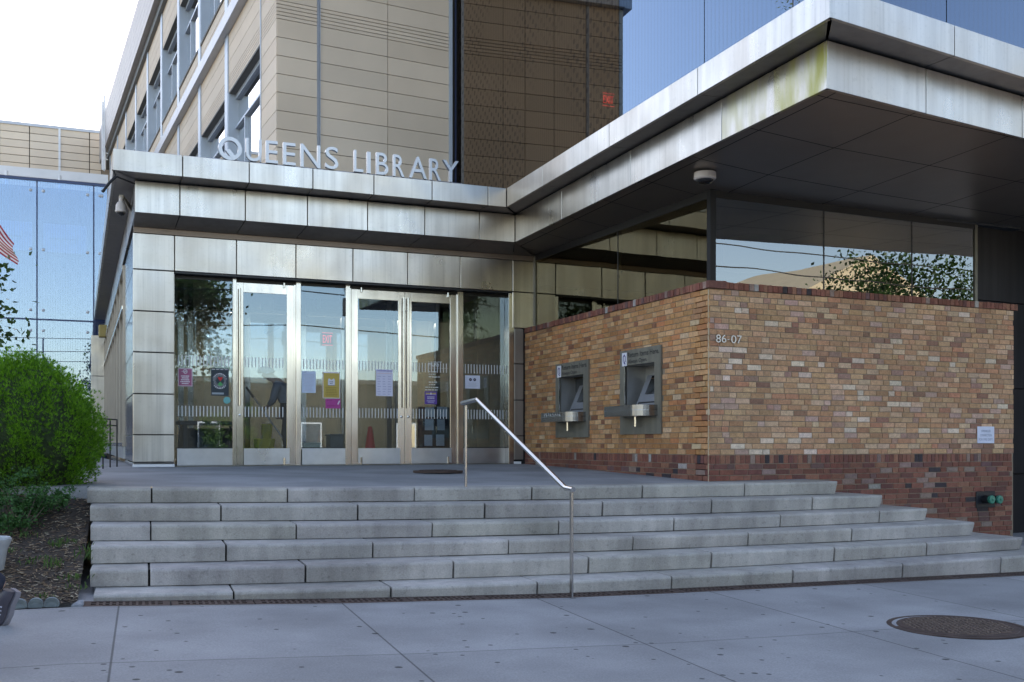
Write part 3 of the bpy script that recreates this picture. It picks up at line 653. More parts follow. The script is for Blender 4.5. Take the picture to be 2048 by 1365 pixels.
def brick_face(fr, tab, zlow, seed, end_cut=0., opens=()):
    rg = random.Random(seed); CH_ = (ZB2 - ZBR) / 29; J = .0105; up, low, cap = MB(), MB(), MB(); Lx = fr.len
    def course(mb, z0, z1, tab, st, hd, ph, x_end):
        x = -st * rg.random()
        while x < x_end:
            w = hd if rg.random() < ph else st; w *= rg.uniform(.985, 1.015); a, b = max(x, .004), min(x + w - J, x_end)
            if any(a < o[1] and b > o[0] and z0 < o[3] and z1 > o[2] for o in opens): pass
            elif b - a > .02: one_brick(mb, fr, a, b, z0 + J / 2, z1 - J / 2, rg.uniform(-.0025, .0025), pick(tab, rg), rg)
            x += w
    for k in range(29): course(up, ZBR + k * CH_, ZBR + (k + 1) * CH_, tab, .206, .106, .27, Lx)
    course(low, ZBR - .108, ZBR, REDB, .073, .066, .3, Lx - end_cut); z = ZBR - .108
    while z > zlow: course(low, z - CH_, z, REDB, .206, .106, .2, Lx - end_cut); z -= CH_
    x = 0.
    while x < Lx + .02:
        w = .0735 * rg.uniform(.92, 1.06); g = rg.uniform(.8, 1.15); one_brick(cap, fr, x, x + w - .008, ZB2 + .006 + rg.uniform(-.003, .003), ZB1 + rg.uniform(-.004, .003), .016 + rg.uniform(-.004, .004), pick(REDB, rg), rg, back=-.22); x += w
    return up, low, cap
RETURNS = ((1240.4, 1322, 869), (1111.5, 1177, 875.5))
for ua, ub, vb in RETURNS:
    xa, xb = BL.x(ua, .02), BL.x(ub, .02); _, z = BL.xz((ua + ub) / 2, vb, .02); k = (xb - xa) / 1.08; xm = (xa + xb) / 2; OPEN.append((xm - .42 * k, xm + .40 * k, z + .30, z + .95))
for fr, tab, zl_, sd, ec, op in ((BL, TANL, -.75, 101, 0, OPEN), (BR, TANR, -1.35, 102, .03, ())):
    up, low, cap = brick_face(fr, tab, zl_, sd, ec, op)
    up.build('tan_brickwork', BRICK, wall); low.build('red_brick_base', BRICK, wall); cap.build('red_brick_cap', BRICK, wall)
mb = MB(); z0, z1 = -1.4 + CZ, ZB2 + .004 + CZ; b_ = .006
c0 = BL.A; c1 = BL.B; c2 = BR.B
mb.slab([(c1.x + b_, c1.y + b_), (c2.x - .05, c2.y + b_), (c2.x - .05, c2.y + .30), (c1.x + .30, c1.y + .30)], z0, z1)
xs = 0.
for o in sorted(OPEN) + [None]:
    xe = BL.len - .30 if o is None else o[0] + .012; BL.box(mb, xs, xe, -1.4, ZB2 + .004, -.36, -b_)
    if o: BL.box(mb, xe, o[1] - .012, -1.4, o[2] + .012, -.36, -b_); BL.box(mb, xe, o[1] - .012, o[3] - .012, ZB2 + .004, -.36, -b_); xs = o[1] - .012
mb.build('mortar', MORTAR, wall)
mb = MB(); BR.box(mb, BR.len - .05, BR.len - .004, -1.4, ZB2, -.30, -.006); rgx = random.Random(5)
mb.build('wall_end', MORTAR, wall)
mb = MB(); BL.box(mb, BL.len - .005, BL.len + .0005, -.5, ZB2 - .01, -.012, .0035); mb.build('corner_bead', plain('bead_sand', (.50, .40, .27)), wall)

# house number and signs on the brick
def sign_text(name, label, cat, fr, u0, u1, v0, v1, txt, d, th, m, off=0.):
    x0, _ = fr.xz(u0, v0); x1, _ = fr.xz(u1, v0); _, za = fr.xz(u0, v1); _, zb = fr.xz(u0, v0)
    t = thing(name, label, cat, fr.P(x0, za, d))
    me, a, b, c, e = text_mesh(txt); k = (x1 - x0) / (b - a); bpy.data.meshes.remove(me)
    mb = MB(); add_text(mb, txt, fr, x0, x1, za, zb, d, th, off); mb.build('numeral', m, t)
    return t
nums = thing('house_number', 'raised grey metal house number 86-07 near the corner of the brick wall', 'house number', BR.P(.2, 1.2, .02))
for txt, ua, ub, va, vb in (('8', 1430.5, 1440, 669.5, 686), ('6', 1441.5, 1451, 670, 686.3), ('-', 1453.5, 1457, 679, 680.7), ('0', 1460.5, 1471, 671, 687.5), ('7', 1472.5, 1482, 671.5, 688)):
    x0, zb_ = BR.xz(ua, va); x1, za_ = BR.xz(ub, vb); mb = MB(); add_text(mb, txt, BR, x0, x1, za_, zb_, .008, .010, .0); mb.build('numeral', LETTER, nums)
sg = thing('fire_sign', 'small white sign about the sprinkler connection at the right end of the wall', 'sign', BR.P(4.5, 0, .01))
x0, z1 = BR.xz(1954, 853.3); x1, z0 = BR.xz(1987.7, 887); mb = MB(); BR.box(mb, x0, x1, z0, z1, .002, .008); mb.build('sign_plate', plain('sign_white', (.62, .66, .78), .5), sg, bevel=.002)
mb = MB(); hh = (z1 - z0)
for k, (tx, w) in enumerate((('SPRINKLER', .56), ('CONNECTION', .70), ('FOR FIRE DEPT.', .84))):
    zc = z1 - hh * (.27 + .25 * k); add_text(mb, tx, BR, (x0 + x1) / 2 - (x1 - x0) * w / 2, (x0 + x1) / 2 + (x1 - x0) * w / 2, zc - hh * .07, zc + hh * .07, .0095)
mb.build('lettering', plain('sign_grey_ink', (.22, .26, .36)), sg)
fd = thing('fire_connection', 'dark twin fire hose inlet with green caps low on the brick wall', 'fire inlet', BR.P(4.6, -.8, .01))
x0, z1 = BR.xz(1951, 983.5); x1, z0 = BR.xz(1989, 1015); mb = MB(); BR.box(mb, x0, x1, z0, z1, .002, .014); mb.build('back_plate', plain('dark_iron', (.02, .024, .03), .5, .4), fd, bevel=.003)
for uc in (1965.5, 1981.5):
    xc, zc = BR.xz(uc, 998.5); n3 = Vector((BR.n.x, BR.n.y, 0)); mb = MB(); mb.lathe([(.052, 0), (.052, .10), (.047, .105), (.03, .108)], BR.P(xc, zc, .012), n3, 20); inl = mb.build('inlet', plain('dark_iron', 0), fd, smooth=True)
    mb = MB(); mb.lathe([(.048, 0), (.058, .002), (.058, .034), (.05, .040), (.012, .042), (.011, .056), (0, .056)], BR.P(xc, zc, .122), n3, 8); mb.build('cap', plain('green_paint', (.01, .20, .14), .4), inl)

# ------------------------------------------------------------------ book return machines (recessed in the brick)
def book_return():
    """local frame: x along the wall to the viewer's right, y up, z out of the wall; origin = plate centre bottom"""
    root = thing('book_return', 'x', 'book return'); Wp, Hp = 1.08, 1.135; hw = Wp / 2
    ox0, ox1, oz0, oz1 = -.40, .38, .33, .93                                     # opening
    def B(mb, x0, x1, y0, y1, z0, z1, **k): mb.box((x0, y0, z0), (x1, y1, z1), **k)
    mb = MB(); B(mb, -hw, ox0, 0, Hp, -.01, .02); B(mb, ox1, hw, 0, Hp, -.01, .02); B(mb, ox0, ox1, oz1, Hp, -.01, .02); B(mb, ox0, ox1, 0, oz0, -.01, .02)
    mb.build('face_plate', STEELD, root, local=True)
    mb = MB(); dpt = -.30
    q = lambda *p: mb.quad(*p)
    q((ox0, oz0, .0), (ox0, oz1, .0), (ox0, oz1, dpt), (ox0, oz0, dpt)); q((ox1, oz0, 0), (ox1, oz0, dpt), (ox1, oz1, dpt), (ox1, oz1, 0)); q((ox0, oz1, 0), (ox1, oz1, 0), (ox1, oz1, dpt), (ox0, oz1, dpt)); q((ox0, oz0, 0), (ox0, oz0, dpt), (ox1, oz0, dpt), (ox1, oz0, 0))
    q((ox0, oz0, dpt), (ox0, oz1, dpt), (ox1, oz1, dpt), (ox1, oz0, dpt)); rc = mb.build('recess', plain('recess_steel', (.42, .42, .41), .4, .7), root, local=True, fixn=False)
    mb = MB(); mb.box((ox0 - .006, oz0, .019), (ox0 + .012, oz1, .030)); mb.build('bright_edge', STEELP, rc, local=True)
    # sloping console, its screen and drawer line
    mb = MB(); y0, y1 = oz0, .80; za, zb = -.05, -.26
    mb.add([(ox0 + .13, y0, za), (ox1 - .01, y0, za), (ox1 - .01, y1, zb), (ox0 + .13, y1, zb), (ox0 + .13, y0, dpt), (ox1 - .01, y0, dpt), (ox1 - .01, y1, dpt), (ox0 + .13, y1, dpt)], [(0, 1, 2, 3), (0, 3, 7, 4), (1, 5, 6, 2), (3, 2, 6, 7)])
    cs = mb.build('console', plain('console_grey', (.24, .245, .26), .45, .3), root, local=True)
    sl = lambda x, t, o=.0: (x, y0 + (y1 - y0) * t, za + (zb - za) * t + .008 + o)
    mb = MB(); mb.quad(sl(-.13, .44), sl(ox1 - .02, .44), sl(ox1 - .02, .97), sl(-.13, .97)); sc = mb.build('screen', plain('screen_black', (.012, .012, .012), .12), cs, local=True)
    mb = MB(); mb.quad(sl(-.12, .88, .003), sl(ox1 - .03, .88, .003), sl(ox1 - .03, .90, .003), sl(-.12, .90, .003)); mb.quad(sl(.16, .50, .003), sl(ox1 - .06, .50, .003), sl(ox1 - .06, .84, .003), sl(.16, .84, .003))
    mb.build('screen_picture', plain('screen_brown', (.10, .05, .02), .3), cs, local=True)
    mb = MB(); mb.quad(sl(-.20, .19, .002), sl(ox1 - .02, .19, .002), sl(ox1 - .02, .215, .002), sl(-.20, .215, .002)); mb.quad(sl(-.215, .0, .002), sl(-.195, .0, .002), sl(-.195, .215, .002), sl(-.215, .215, .002)); mb.build('drawer_gap', BLACK, cs, local=True)
    mb = MB(); mb.lathe([(.018, 0), (.018, .02), (0, .022)], (.17, oz1 - .09, dpt + .001), (0, 0, 1), 14); mb.build('camera_eye', BLACK, rc, local=True, smooth=True)
    # polished shelf with a rounded near end
    mb = MB(); y0, y1 = .235, .375; out = .30; pl = [(-.47, .02), (-.47, out)]
    for k in range(9):
        a = math.pi / 2 * k / 8; pl.append((.26 + .20 * math.sin(a), .10 + (out - .10) * math.cos(a)))
    pl += [(.46, .02)]
    n = len(pl); rim = y1
    mb.add([(x, y0, z) for x, z in pl] + [(x, rim, z) for x, z in pl], [(i, i + 1, n + i + 1, n + i) for i in range(n - 1)] + [list(range(n))])
    ins = [(x * .97 - .002, z * .94 + .001) for x, z in pl]
    mb.add([(x, rim, z) for x, z in pl] + [(x, rim - .004, z) for x, z in ins] + [(x, rim - .06, z) for x, z in ins], [(i, i + 1, n + i + 1, n + i) for i in range(n - 1)] + [(n + i, n + i + 1, 2 * n + i + 1, 2 * n + i) for i in range(n - 1)] + [[2 * n + i for i in range(n)]])
    mb.add([(x, (y0 + y1) / 2 + .008, z + .0025) for x, z in pl] + [(x, (y0 + y1) / 2, z + .0035) for x, z in pl], [(i, i + 1, n + i + 1, n + i) for i in range(n - 1)])
    mb.build('shelf', M('shelf_steel', (.26, .26, .27), .26, 1., .05, 4.), root, local=True, fixn=False)
    mb = MB(); mb.tube([(.02, y0, .09), (.02, .10, .09)], .022, 12); mb.build('drain_pipe', STEELP, root, local=True, smooth=True)
    # sign strip
    mb = MB(); B(mb, -.475, -.345, .925, 1.105, .0205, .024); lg = mb.build('logo_plate', plain('logo_white', (.75, .74, .80), .5), root, local=True)
    mb = MB(); outl = [(-.035, -.035), (-.035, .03), (0, .058), (.035, .03), (.035, -.035), (.02, -.045)]; inl = [(-.018, -.028), (-.018, .022), (0, .036), (.018, .022), (.018, -.022), (.008, -.03)]
    c0 = (-.410, 1.022); n = 6; f = lambda p: (c0[0] + p[0] * 1.05, c0[1] + p[1] * 1.1, .0255)
    mb.add([f(p) for p in outl] + [f(p) for p in inl], [(i, i + 1, n + i + 1, n + i) for i in range(n - 1)])
    mb.add([f(p) for p in ((-.02, -.045), (-.002, -.032), (.034, -.062), (.022, -.072))], [(0, 1, 2, 3)]); mb.build('logo_mark', plain('logo_blue', (.035, .025, .17), .5), lg, local=True, fixn=False)
    mb = MB()
    for tx, ya, yb, xb in (('Return Items Here.', 1.03, 1.10, .50), ('Always Open.', .935, 1.005, .20)):
        me, a, b, c, e = text_mesh(tx, 0., .018, 3); k = (xb + .315) / (b - a)
        mb.add([(-.315 + (v.co.x - a) * k, ya + (v.co.y - c) * (yb - ya) / (e - c), .0215) for v in me.vertices], [list(p.vertices) for p in me.polygons]); bpy.data.meshes.remove(me)
    mb.build('lettering', plain('ink_black', (.02, .02, .02), .6), root, local=True, fixn=False)
    return root
br = book_return(); index_kids(); br2 = copy_tree(br); GB = 'book return machines in the brick wall'
for o, ua, ub, vb, lab in ((br, 1240.4, 1322, 869, 'book return machine set in the brick wall, the nearer one, its shelf bare'), (br2, 1111.5, 1177, 875.5, 'book return machine set in the brick wall, the one nearer the doors, scribbled shelf edge')):
    xa, xb = BL.x(ua, .02), BL.x(ub, .02); _, z = BL.xz((ua + ub) / 2, vb, .02); o.matrix_world = BL.mat((xa + xb) / 2, z, .004) @ Matrix.Diagonal(((xb - xa) / 1.08, 1, 1, 1)); tag(o, lab, 'book return', GB)
# scribbles on the far machine's shelf edge
mb = MB(); M2 = br2.matrix_world; rgs = random.Random(4)
for k in range(9):
    x = -.34 + k * .062; pts_ = [(x + rgs.uniform(0, .05), .318 + rgs.uniform(0, .05), .3045) for _ in range(4)]
    for a, b in zip(pts_, pts_[1:]):
        a, b = Vector(a), Vector(b); w = (b - a).cross(Vector((0, 0, 1))).normalized() * .005; mb.quad(a - w, b - w, b + w, a + w)
mb.build('scribble', plain('paint_white', (.7, .72, .74), .6), [c for c in bpy.data.objects if c.parent == br2 and c.name.startswith('shelf')][0], local=True, fixn=False)

# ------------------------------------------------------------------ canopy
def lichen_steel():
    m = STEEL.copy(); m.name = 'stainless_lichen'; nt = m.node_tree; L = nt.links.new; b = nt.nodes['Principled BSDF']; c = b.inputs['Base Color'].links[0].from_socket
    geo = nn(nt, 'ShaderNodeNewGeometry'); sp = nn(nt, 'ShaderNodeSeparateXYZ'); L(geo.outputs['Position'], sp.inputs[0])
    g = nn(nt, 'ShaderNodeMapRange'); g.inputs[1].default_value = 10.2; g.inputs[2].default_value = 7.6; L(sp.outputs[1], g.inputs[0])
    no = nn(nt, 'ShaderNodeTexNoise'); no.inputs['Scale'].default_value = 1.; no.inputs['Detail'].default_value = 7.; mp = nn(nt, 'ShaderNodeMapping'); mp.inputs['Scale'].default_value = (6, 6, 1.6); L(geo.outputs['Position'], mp.inputs[0]); L(mp.outputs[0], no.inputs['Vector'])
    a = nn(nt, 'ShaderNodeMapRange'); a.inputs[1].default_value = .38; a.inputs[2].default_value = .66; L(no.outputs['Fac'], a.inputs[0])
    f_ = nn(nt, 'ShaderNodeMath', operation='MULTIPLY'); L(g.outputs[0], f_.inputs[0]); L(a.outputs[0], f_.inputs[1])
    mx = nn(nt, 'ShaderNodeMix', data_type='RGBA'); L(f_.outputs[0], mx.inputs['Factor']); L(c, mx.inputs['A']); mx.inputs['B'].default_value = (.34, .32, .06, 1); L(mx.outputs['Result'], b.inputs['Base Color'])
    me = nn(nt, 'ShaderNodeMapRange'); me.inputs[3].default_value = 1.; me.inputs[4].default_value = .25; L(f_.outputs[0], me.inputs[0]); L(me.outputs[0], b.inputs['Metallic']); return m
LICHEN = lichen_steel()
can = thing('entrance_canopy', 'stepped stainless steel canopy wrapping over the doors and the brick corner', 'canopy', (6.2, 14.9, ZU0 + CZ))
G = .006
def fascia(fr, xs, z0, z1, t=.04, name='fascia_panel', m=STEEL):
    for a, b in zip(xs, xs[1:]):
        mb = MB(); fr.box(mb, a + G, b - G, z0, z1, -t, 0); mb.build(name, LICHEN if fr is LS and b == xs[-1] else m, can, bevel=.004)
    mb = MB(); fr.box(mb, xs[0] + .02, xs[-1] - .02, z0 + .03, z1 - .012, -t - .03, -t + .004); return mb
URL, LRL = 7.0, 7.6
xu = [0.] + [UF.x(u) for u in (365.4, 498.6, 626, 748.1, 864.5, 976.4)] + [UF.len]
xus = [0.] + [US.x(u) for u in (1084.9, 1218, 1395)] + [US.len]
xur = [0., UR.x(1909.7), 3.45, 5.2, URL]
xl = [0.] + [LF.x(u) for u in (359.9, 490.7, 615, 735.3, 849.7, 958.8)] + [LF.len]
xls = [0.] + [LS.x(u) for u in (1123.4, 1261, 1443)] + [LS.len]
xlr = [0., LR.x(1852.7), LR.len, 4.55, 6.1, LRL]
back = MB()
for fr, xs, z0, z1 in ((UF, xu, ZU0, ZU1), (US, xus, ZU0, ZU1), (UR, xur, ZU0, ZU1), (LF, xl, ZL0, ZL1), (LS, xls, ZL0, ZL1), (LR, xlr, ZL0, ZL1)):
    b = fascia(fr, xs, z0, z1); n = len(back.v); back.v += b.v; back.f += [[i + n for i in f] for f in b.f]; back.c += b.c; back.m += b.m
back.build('joint_backing', BLACK, can)
# left-hand return of the canopy, running back along the pavilion
UL = Fr((.50, 33.2), (.463, 14.94)); LL = Fr((.80, 33.2), (.761, 15.358))
for fr, z0, z1 in ((UL, ZU0, ZU1), (LL, ZL0, ZL1)):
    n = 7
    for k in range(n):
        a, b = fr.len * k / n, fr.len * (k + 1) / n; mb = MB(); fr.box(mb, a + G, b - G, z0, z1, -.04, 0); mb.build('fascia_panel', STEEL, can, bevel=.004)
# soffits between upper and lower fascia
def ledge(fa, xa, fb, xb, z, m=SOFFG):
    k = min(len(xa), len(xb))
    for i in range(k - 1):
        a0, a1 = fa.P(xa[i] + G, z, -.03), fa.P(xa[i + 1] - G, z, -.03); b0, b1 = fb.P(xb[i] + G, z, -.02), fb.P(xb[i + 1] - G, z, -.02)
        mb = MB(); vs = [a0, a1, b1, b0]; mb.add(vs + [v + Vector((0, 0, .02)) for v in vs], [(0, 1, 2, 3), (4, 7, 6, 5), (0, 4, 5, 1), (1, 5, 6, 2), (2, 6, 7, 3), (3, 7, 4, 0)]); mb.build('ledge_soffit', m, can)
zl_ = ZU0 + .006
ledge(UF, xu, LF, xl, zl_); ledge(US, xus, LS, xls, zl_); ledge(UR, xur, LR, xlr, zl_)
ledge(UL, [0, UL.len * .3, UL.len * .6, UL.len], LL, [0, LL.len * .3, LL.len * .6, LL.len], zl_)
mb = MB()      # black bed above the ledge joints
for fa, fb in ((UF, LF), (US, LS)):
    mb.quad(fa.P(.02, zl_ + .03, -.03), fa.P(fa.len - .02, zl_ + .03, -.03), fb.P(fb.len - .02, zl_ + .03, -.02), fb.P(.02, zl_ + .03, -.02))
mb.quad(UR.P(0, zl_ + .03, -.03), UR.P(URL, zl_ + .03, -.03), LR.P(LRL, zl_ + .03, -.02), LR.P(0, zl_ + .03, -.02)); mb.build('joint_backing', BLACK, can)
# soffit from the lower fascia to the entrance wall
xf = [FA.x(u) for u in (265, 349.3, 473, 592, 706, 815.4, 920.6, 1025.1, 1068.6)]
ZS = 3.118
for i in range(7):
    a0, a1 = LF.P(xl[i] + G, ZL0 + .005, -.02), LF.P(xl[i + 1] - G, ZL0 + .005, -.02); b0, b1 = FA.P(xf[i] + G, ZS, .02), FA.P(xf[i + 1] - G, ZS, .02)
    mb = MB(); vs = [a0, a1, b1, b0]; mb.add(vs + [v + Vector((0, 0, .02)) for v in vs], [(0, 1, 2, 3), (4, 7, 6, 5), (0, 4, 5, 1), (1, 5, 6, 2), (2, 6, 7, 3), (3, 7, 4, 0)]); mb.build('soffit_panel', SOFFG, can)
mb = MB(); a, b = LF.P(xl[7] + G, ZL0 + .005, -.02), FA.P(xf[7] + G, ZS, .02)
mb.add([a, LF.P(xl[7] - .001, ZL0 + .005, -.02), Vector((7.05, 15.80, ZG + CZ)), b], [(0, 1, 2, 3)]); 
mb = MB(); mb.quad(LF.P(xl[6], ZL0 + .03, -.02), LF.P(xl[7], ZL0 + .03, -.02), FA.P(FA.len, ZS + .04, .03), FA.P(xf[6], ZS + .04, .03)); mb.quad(LF.P(0, ZL0 + .03, -.02), LF.P(xl[7], ZL0 + .03, -.02), FA.P(FA.len, ZS + .04, .03), FA.P(0, ZS + .04, .03)); mb.build('joint_backing', BLACK, can)
mb = MB(); mb.add([LF.P(xl[7] - .004, ZL0 + .004, -.01), FA.P(xf[7] + .01, ZS - .002, .02), Vector((7.03, 15.80, ZG + CZ + .004))], [(0, 1, 2)]); mb.build('soffit_panel', SOFFIT, can)
# big dark soffit on the right: panels over a black bed
def zsof(x, y):
    """falls gently from the lower fascia to the glass line"""
    P_ = Vector((x, y)); do = min(-(P_ - LS.A).dot(LS.n), -(P_ - LR.A).dot(LR.n)); di = max((P_ - GL.A).dot(GL.n), (P_ - GR.A).dot(GR.n))
    if di <= 0: return ZG
    return ZG + (ZL0 + .006 - ZG) * di / max(.01, di + max(0., do))
def clip(poly, A, n):     # keep the part of poly where (p-A).n <= 0
    out = []
    for i in range(len(poly)):
        a, b = Vector(poly[i]), Vector(poly[(i + 1) % len(poly)]); da, db = (a - A).dot(n), (b - A).dot(n)
        if da <= 0: out.append(a)
        if da * db < 0: out.append(a + (b - a) * (da / (da - db)))
    return out
colx = [6.20, 6.435, 7.55, 9.03, 10.55, 12.05, 13.6, 15.1]; rowy = [7.0, 7.785, 8.86, 9.98, 11.1, 12.2, 13.3, 14.4, 15.5, 16.4]
bed = MB()
for i in range(len(colx) - 1):
    for j in range(len(rowy) - 1):
        yy = lambda x, y: y + .098 * (x - 6.43)
        g = .007; cx0, cx1 = colx[i] + g, colx[i + 1] - g; q = [Vector((cx0 - .02 * (rowy[j] - 7.8), yy(cx0, rowy[j] + g))), Vector((cx1 - .02 * (rowy[j] - 7.8), yy(cx1, rowy[j] + g))), Vector((cx1 - .02 * (rowy[j + 1] - 7.8), yy(cx1, rowy[j + 1] - g))), Vector((cx0 - .02 * (rowy[j + 1] - 7.8), yy(cx0, rowy[j + 1] - g)))]
        if i == 0: q[0] = Vector((6.2, q[0].y)); q[3] = Vector((6.2, q[3].y)); q[1].x = q[2].x = LS.P(0, 0).x; 
        if i == 0:
            k1 = (7.583 - q[1].y) / 7.73
            for a in (1, 2): q[a] = Vector((6.435 + .025 * (q[a].y - 7.6), q[a].y))
        if i == 1:
            for a in (0, 3): q[a] = Vector((6.449 + .025 * (q[a].y - 7.6), q[a].y))
        for fr, sgn in ((LS, 1), (LR, 1)): q = clip(q, fr.A - fr.n * .012, fr.n * sgn) if len(q) > 2 else q
        # keep only what lies outside the glass line (plus a margin into the room)
        if len(q) > 2:
            c = sum(q, Vector((0, 0))) / len(q)
            if (c - GL.A).dot(GL.n) < -.9 and (c - GR.A).dot(GR.n) < -.9: continue
            if c.y > 16.2: continue
            mb = MB(); mb.add([(p.x, p.y, zsof(p.x, p.y) + CZ) for p in q], [list(range(len(q)))]); mb.build('soffit_panel', SOFFIT, can, fixn=False)
bed.add([(6.3, 7.7, 3.26 + CZ), (15.2, 9.0, 3.26 + CZ), (15.2, 16.4, 3.26 + CZ), (6.6, 16.4, 3.26 + CZ)], [(0, 1, 2, 3)]); bed.build('soffit_bed', BLACK, can, fixn=False)
# roof deck of canopy and pavilion
mb = MB(); z = ZU1 - .03 + CZ
mb.add([(.50, 33.2, z), (.49, 14.97, z), (6.2, 14.95, z), (9.5, 14.95, z), (9.5, 33.2, z)], [(0, 1, 2, 3, 4)]); pr = UR.P(URL, 0)
mb.add([(6.19, 14.95, z), (6.03, 7.23, z), (pr.x, pr.y + .05, z), (pr.x, 14.95, z)], [(0, 1, 2, 3)]); mb.build('roof_deck', DECK, can)

# ------------------------------------------------------------------ raised sign letters on the canopy edge
sign = thing('sign_lettering', 'row of raised stainless letters standing on the canopy edge above the doors', 'sign letters', UF.P(2.6, ZU1, -.1))
LT = [('Q', 436.6, 484, 274, 320.5), ('U', 492, 523.5, 277.5, 323), ('E', 532, 556, 282, 326.5), ('E', 566.5, 591.6, 286, 330.5), ('N', 601.6, 641, 289.5, 335.5), ('S', 651, 677, 294, 338.5), ('L', 708.5, 726.7, 301, 344), ('I', 734.5, 741.5, 304, 347), ('B', 753, 777, 306, 350), ('R', 787, 809, 310, 353.5), ('A', 818.7, 854, 314, 357), ('R', 860, 882, 318, 361), ('Y', 886, 917.5, 321.5, 364)]
D_ = -.07
for ch, ua, ub, va, vb in LT:
    x0, z1 = UF.xz(ua, va, D_); x1, _ = UF.xz(ub, va, D_); _, z0 = UF.xz((ua + ub) / 2, vb, D_); _, z1 = UF.xz((ua + ub) / 2, va + (vb - va) * .0, D_); z0 = max(z0, ZU1 - .006)
    mb = MB()
    if ch == 'Q':
        cx, cz = (x0 + x1) / 2, (z0 + z1) / 2 + .0; n = 40; rx, rz, w = (x1 - x0) / 2, (z1 - z0) / 2, .052
        ring = lambda r_, d: [UF.P(cx + (rx - r_) * math.cos(2 * math.pi * k / n), cz + (rz - r_) * math.sin(2 * math.pi * k / n), d) for k in range(n)]
        vs = ring(0, D_) + ring(w, D_) + ring(0, D_ - .06) + ring(w, D_ - .06); fs = []
        for k in range(n):
            j = (k + 1) % n; fs += [(k, j, n + j, n + k), (2 * n + k, 3 * n + k, 3 * n + j, 2 * n + j), (k, 2 * n + k, 2 * n + j, j), (n + k, n + j, 3 * n + j, 3 * n + k)]
        mb.add(vs, fs)
        a = [(cx - .065, cz - .03), (cx - .01, cz - .005), (cx + .10, z0 + .03), (cx + .045, z0 + .0)]
        mb.hexa([UF.P(*p, D_ + .004) for p in a] + [UF.P(*p, D_ - .06) for p in a])
    else: add_text(mb, ch, UF, x0, x1, z0, z1, D_ - .06, .06, .0)
    mb.build('letter', LETTER, sign)
mb = MB(); mb.tube([UF.P(UF.x(436, D_) - .1, ZU1 + .028, D_ - .05), UF.P(UF.x(920, D_) + .05, ZU1 + .028, D_ - .05)], .011, 8); mb.build('mounting_bar', LETTER, sign)

# ------------------------------------------------------------------ entrance pavilion
pav = thing('entrance_pavilion', 'glazed entrance pavilion clad in stainless panels, four fixed panes and three doors', 'building', (3.9, 15.9, ZP + CZ))
CZS = [3.034, 2.511, 1.913, 1.320, .720, .129, -.269]
def clad(fr, x0, x1, z0, z1, name='cladding_panel', t=.05, m=STEEL, d=0.):
    mb = MB(); fr.box(mb, x0 + G, x1 - G, z0 + G, z1 - G, d - t, d); return mb.build(name, m, pav, bevel=.005)
cw = xf[1] - xf[0]
for a, b in zip(CZS, CZS[1:]): clad(FA, xf[0], xf[1], b, a)
clad(FA, xf[0], xf[1], ZP + .045, CZS[6], t=.05, d=-.004)
for i in range(1, 7): clad(FA, xf[i], xf[i + 1], CZS[1], CZS[0])
clad(FA, xf[7], xf[8], CZS[1], CZS[0]); clad(FA, xf[7], xf[8], CZS[2], CZS[1]); XR = FA.x(1043)
zz = [CZS[2], 1.32, .72, .129, -.269]
XQ = FA.x(1017.5)
for a, b in zip(zz, zz[1:]):
    clad(FA, xf[7] + .03, XR + .04, b, a, m=SOFFG)
mb = MB(); FA.box(mb, xf[0] + .02, xf[1] - .02, ZP, 3.04, -.08, -.045); FA.box(mb, xf[1] - .02, xf[8] - .01, 2.53, 3.04, -.08, -.045); FA.box(mb, xf[7] + .02, xf[8] - .02, ZP, 2.53, -.08, -.045); mb.build('joint_backing', BLACK, pav)
mb = MB(); FA.box(mb, 0, xf[8], CZS[0] + .004, ZS + .02, -.06, -.012); mb.build('head_strip', BRONZE, pav)
for a, b in ((xf[0], xf[1]), (xf[7] + .03, XR)): mb = MB(); FA.box(mb, a, b, ZP, ZP + .04, -.05, -.012); mb.build('base_strip', WHITEM, pav)
# underside of the lintel and jamb returns
mb = MB(); FA.box(mb, xf[1], xf[7], 2.485, 2.508, -.24, -.004); mb.build('lintel_soffit', DARKM, pav)
mb = MB(); FA.box(mb, xf[1] - .004, xf[1] + .004, ZP, 2.485, -.22, -.052); FA.box(mb, xf[7] - .06, xf[7] + .028, ZP, CZS[1] - .01, -.20, -.012); mb.build('jamb_panel', STEELF, pav, bevel=.002)
for zc in CZS[2:]:
    pass
dx = lambda u: DP.x(u)
ZH, ZK, ZKB = 2.485, -.071, ZP + .012
POSTS = [(464.5, 472), (591, 600.8), (690, 698.8), (913.5, 924.8), (1012, 1018)]
for ua, ub in POSTS:
    mb = MB(); DP.box(mb, dx(ua), dx(ub), ZP, ZH, -.10, .05); mb.build('mullion', STEELF, pav, bevel=.004)
for ua, ub in ((587.8, 591.2), (698.8, 702), (911.5, 913.4)): mb = MB(); DP.box(mb, dx(ua), dx(ub), ZP, 2.44, -.05, .008); mb.build('door_stop', STEELF, pav)
mb = MB(); DP.box(mb, dx(350), dx(1018), 2.44, ZH, -.10, .0); mb.build('door_head', DARKM, pav)
mb = MB(); DP.box(mb, dx(350), dx(1018), ZP - .02, ZP + .008, -.15, .09); mb.build('threshold', STEELD, pav)
def vinyl(name, parent, x0, x1):
    for za, zb in ((1.155, 1.305), (.405, .56)):
        mb = MB(); x = x0 + .04
        while x < x1 - .03: DP.quad(mb, x, x + .0145, za, zb, .0115); x += .0513
        mb.build(name, plain('white_vinyl', (.62, .65, .66), .6), parent, fixn=False)
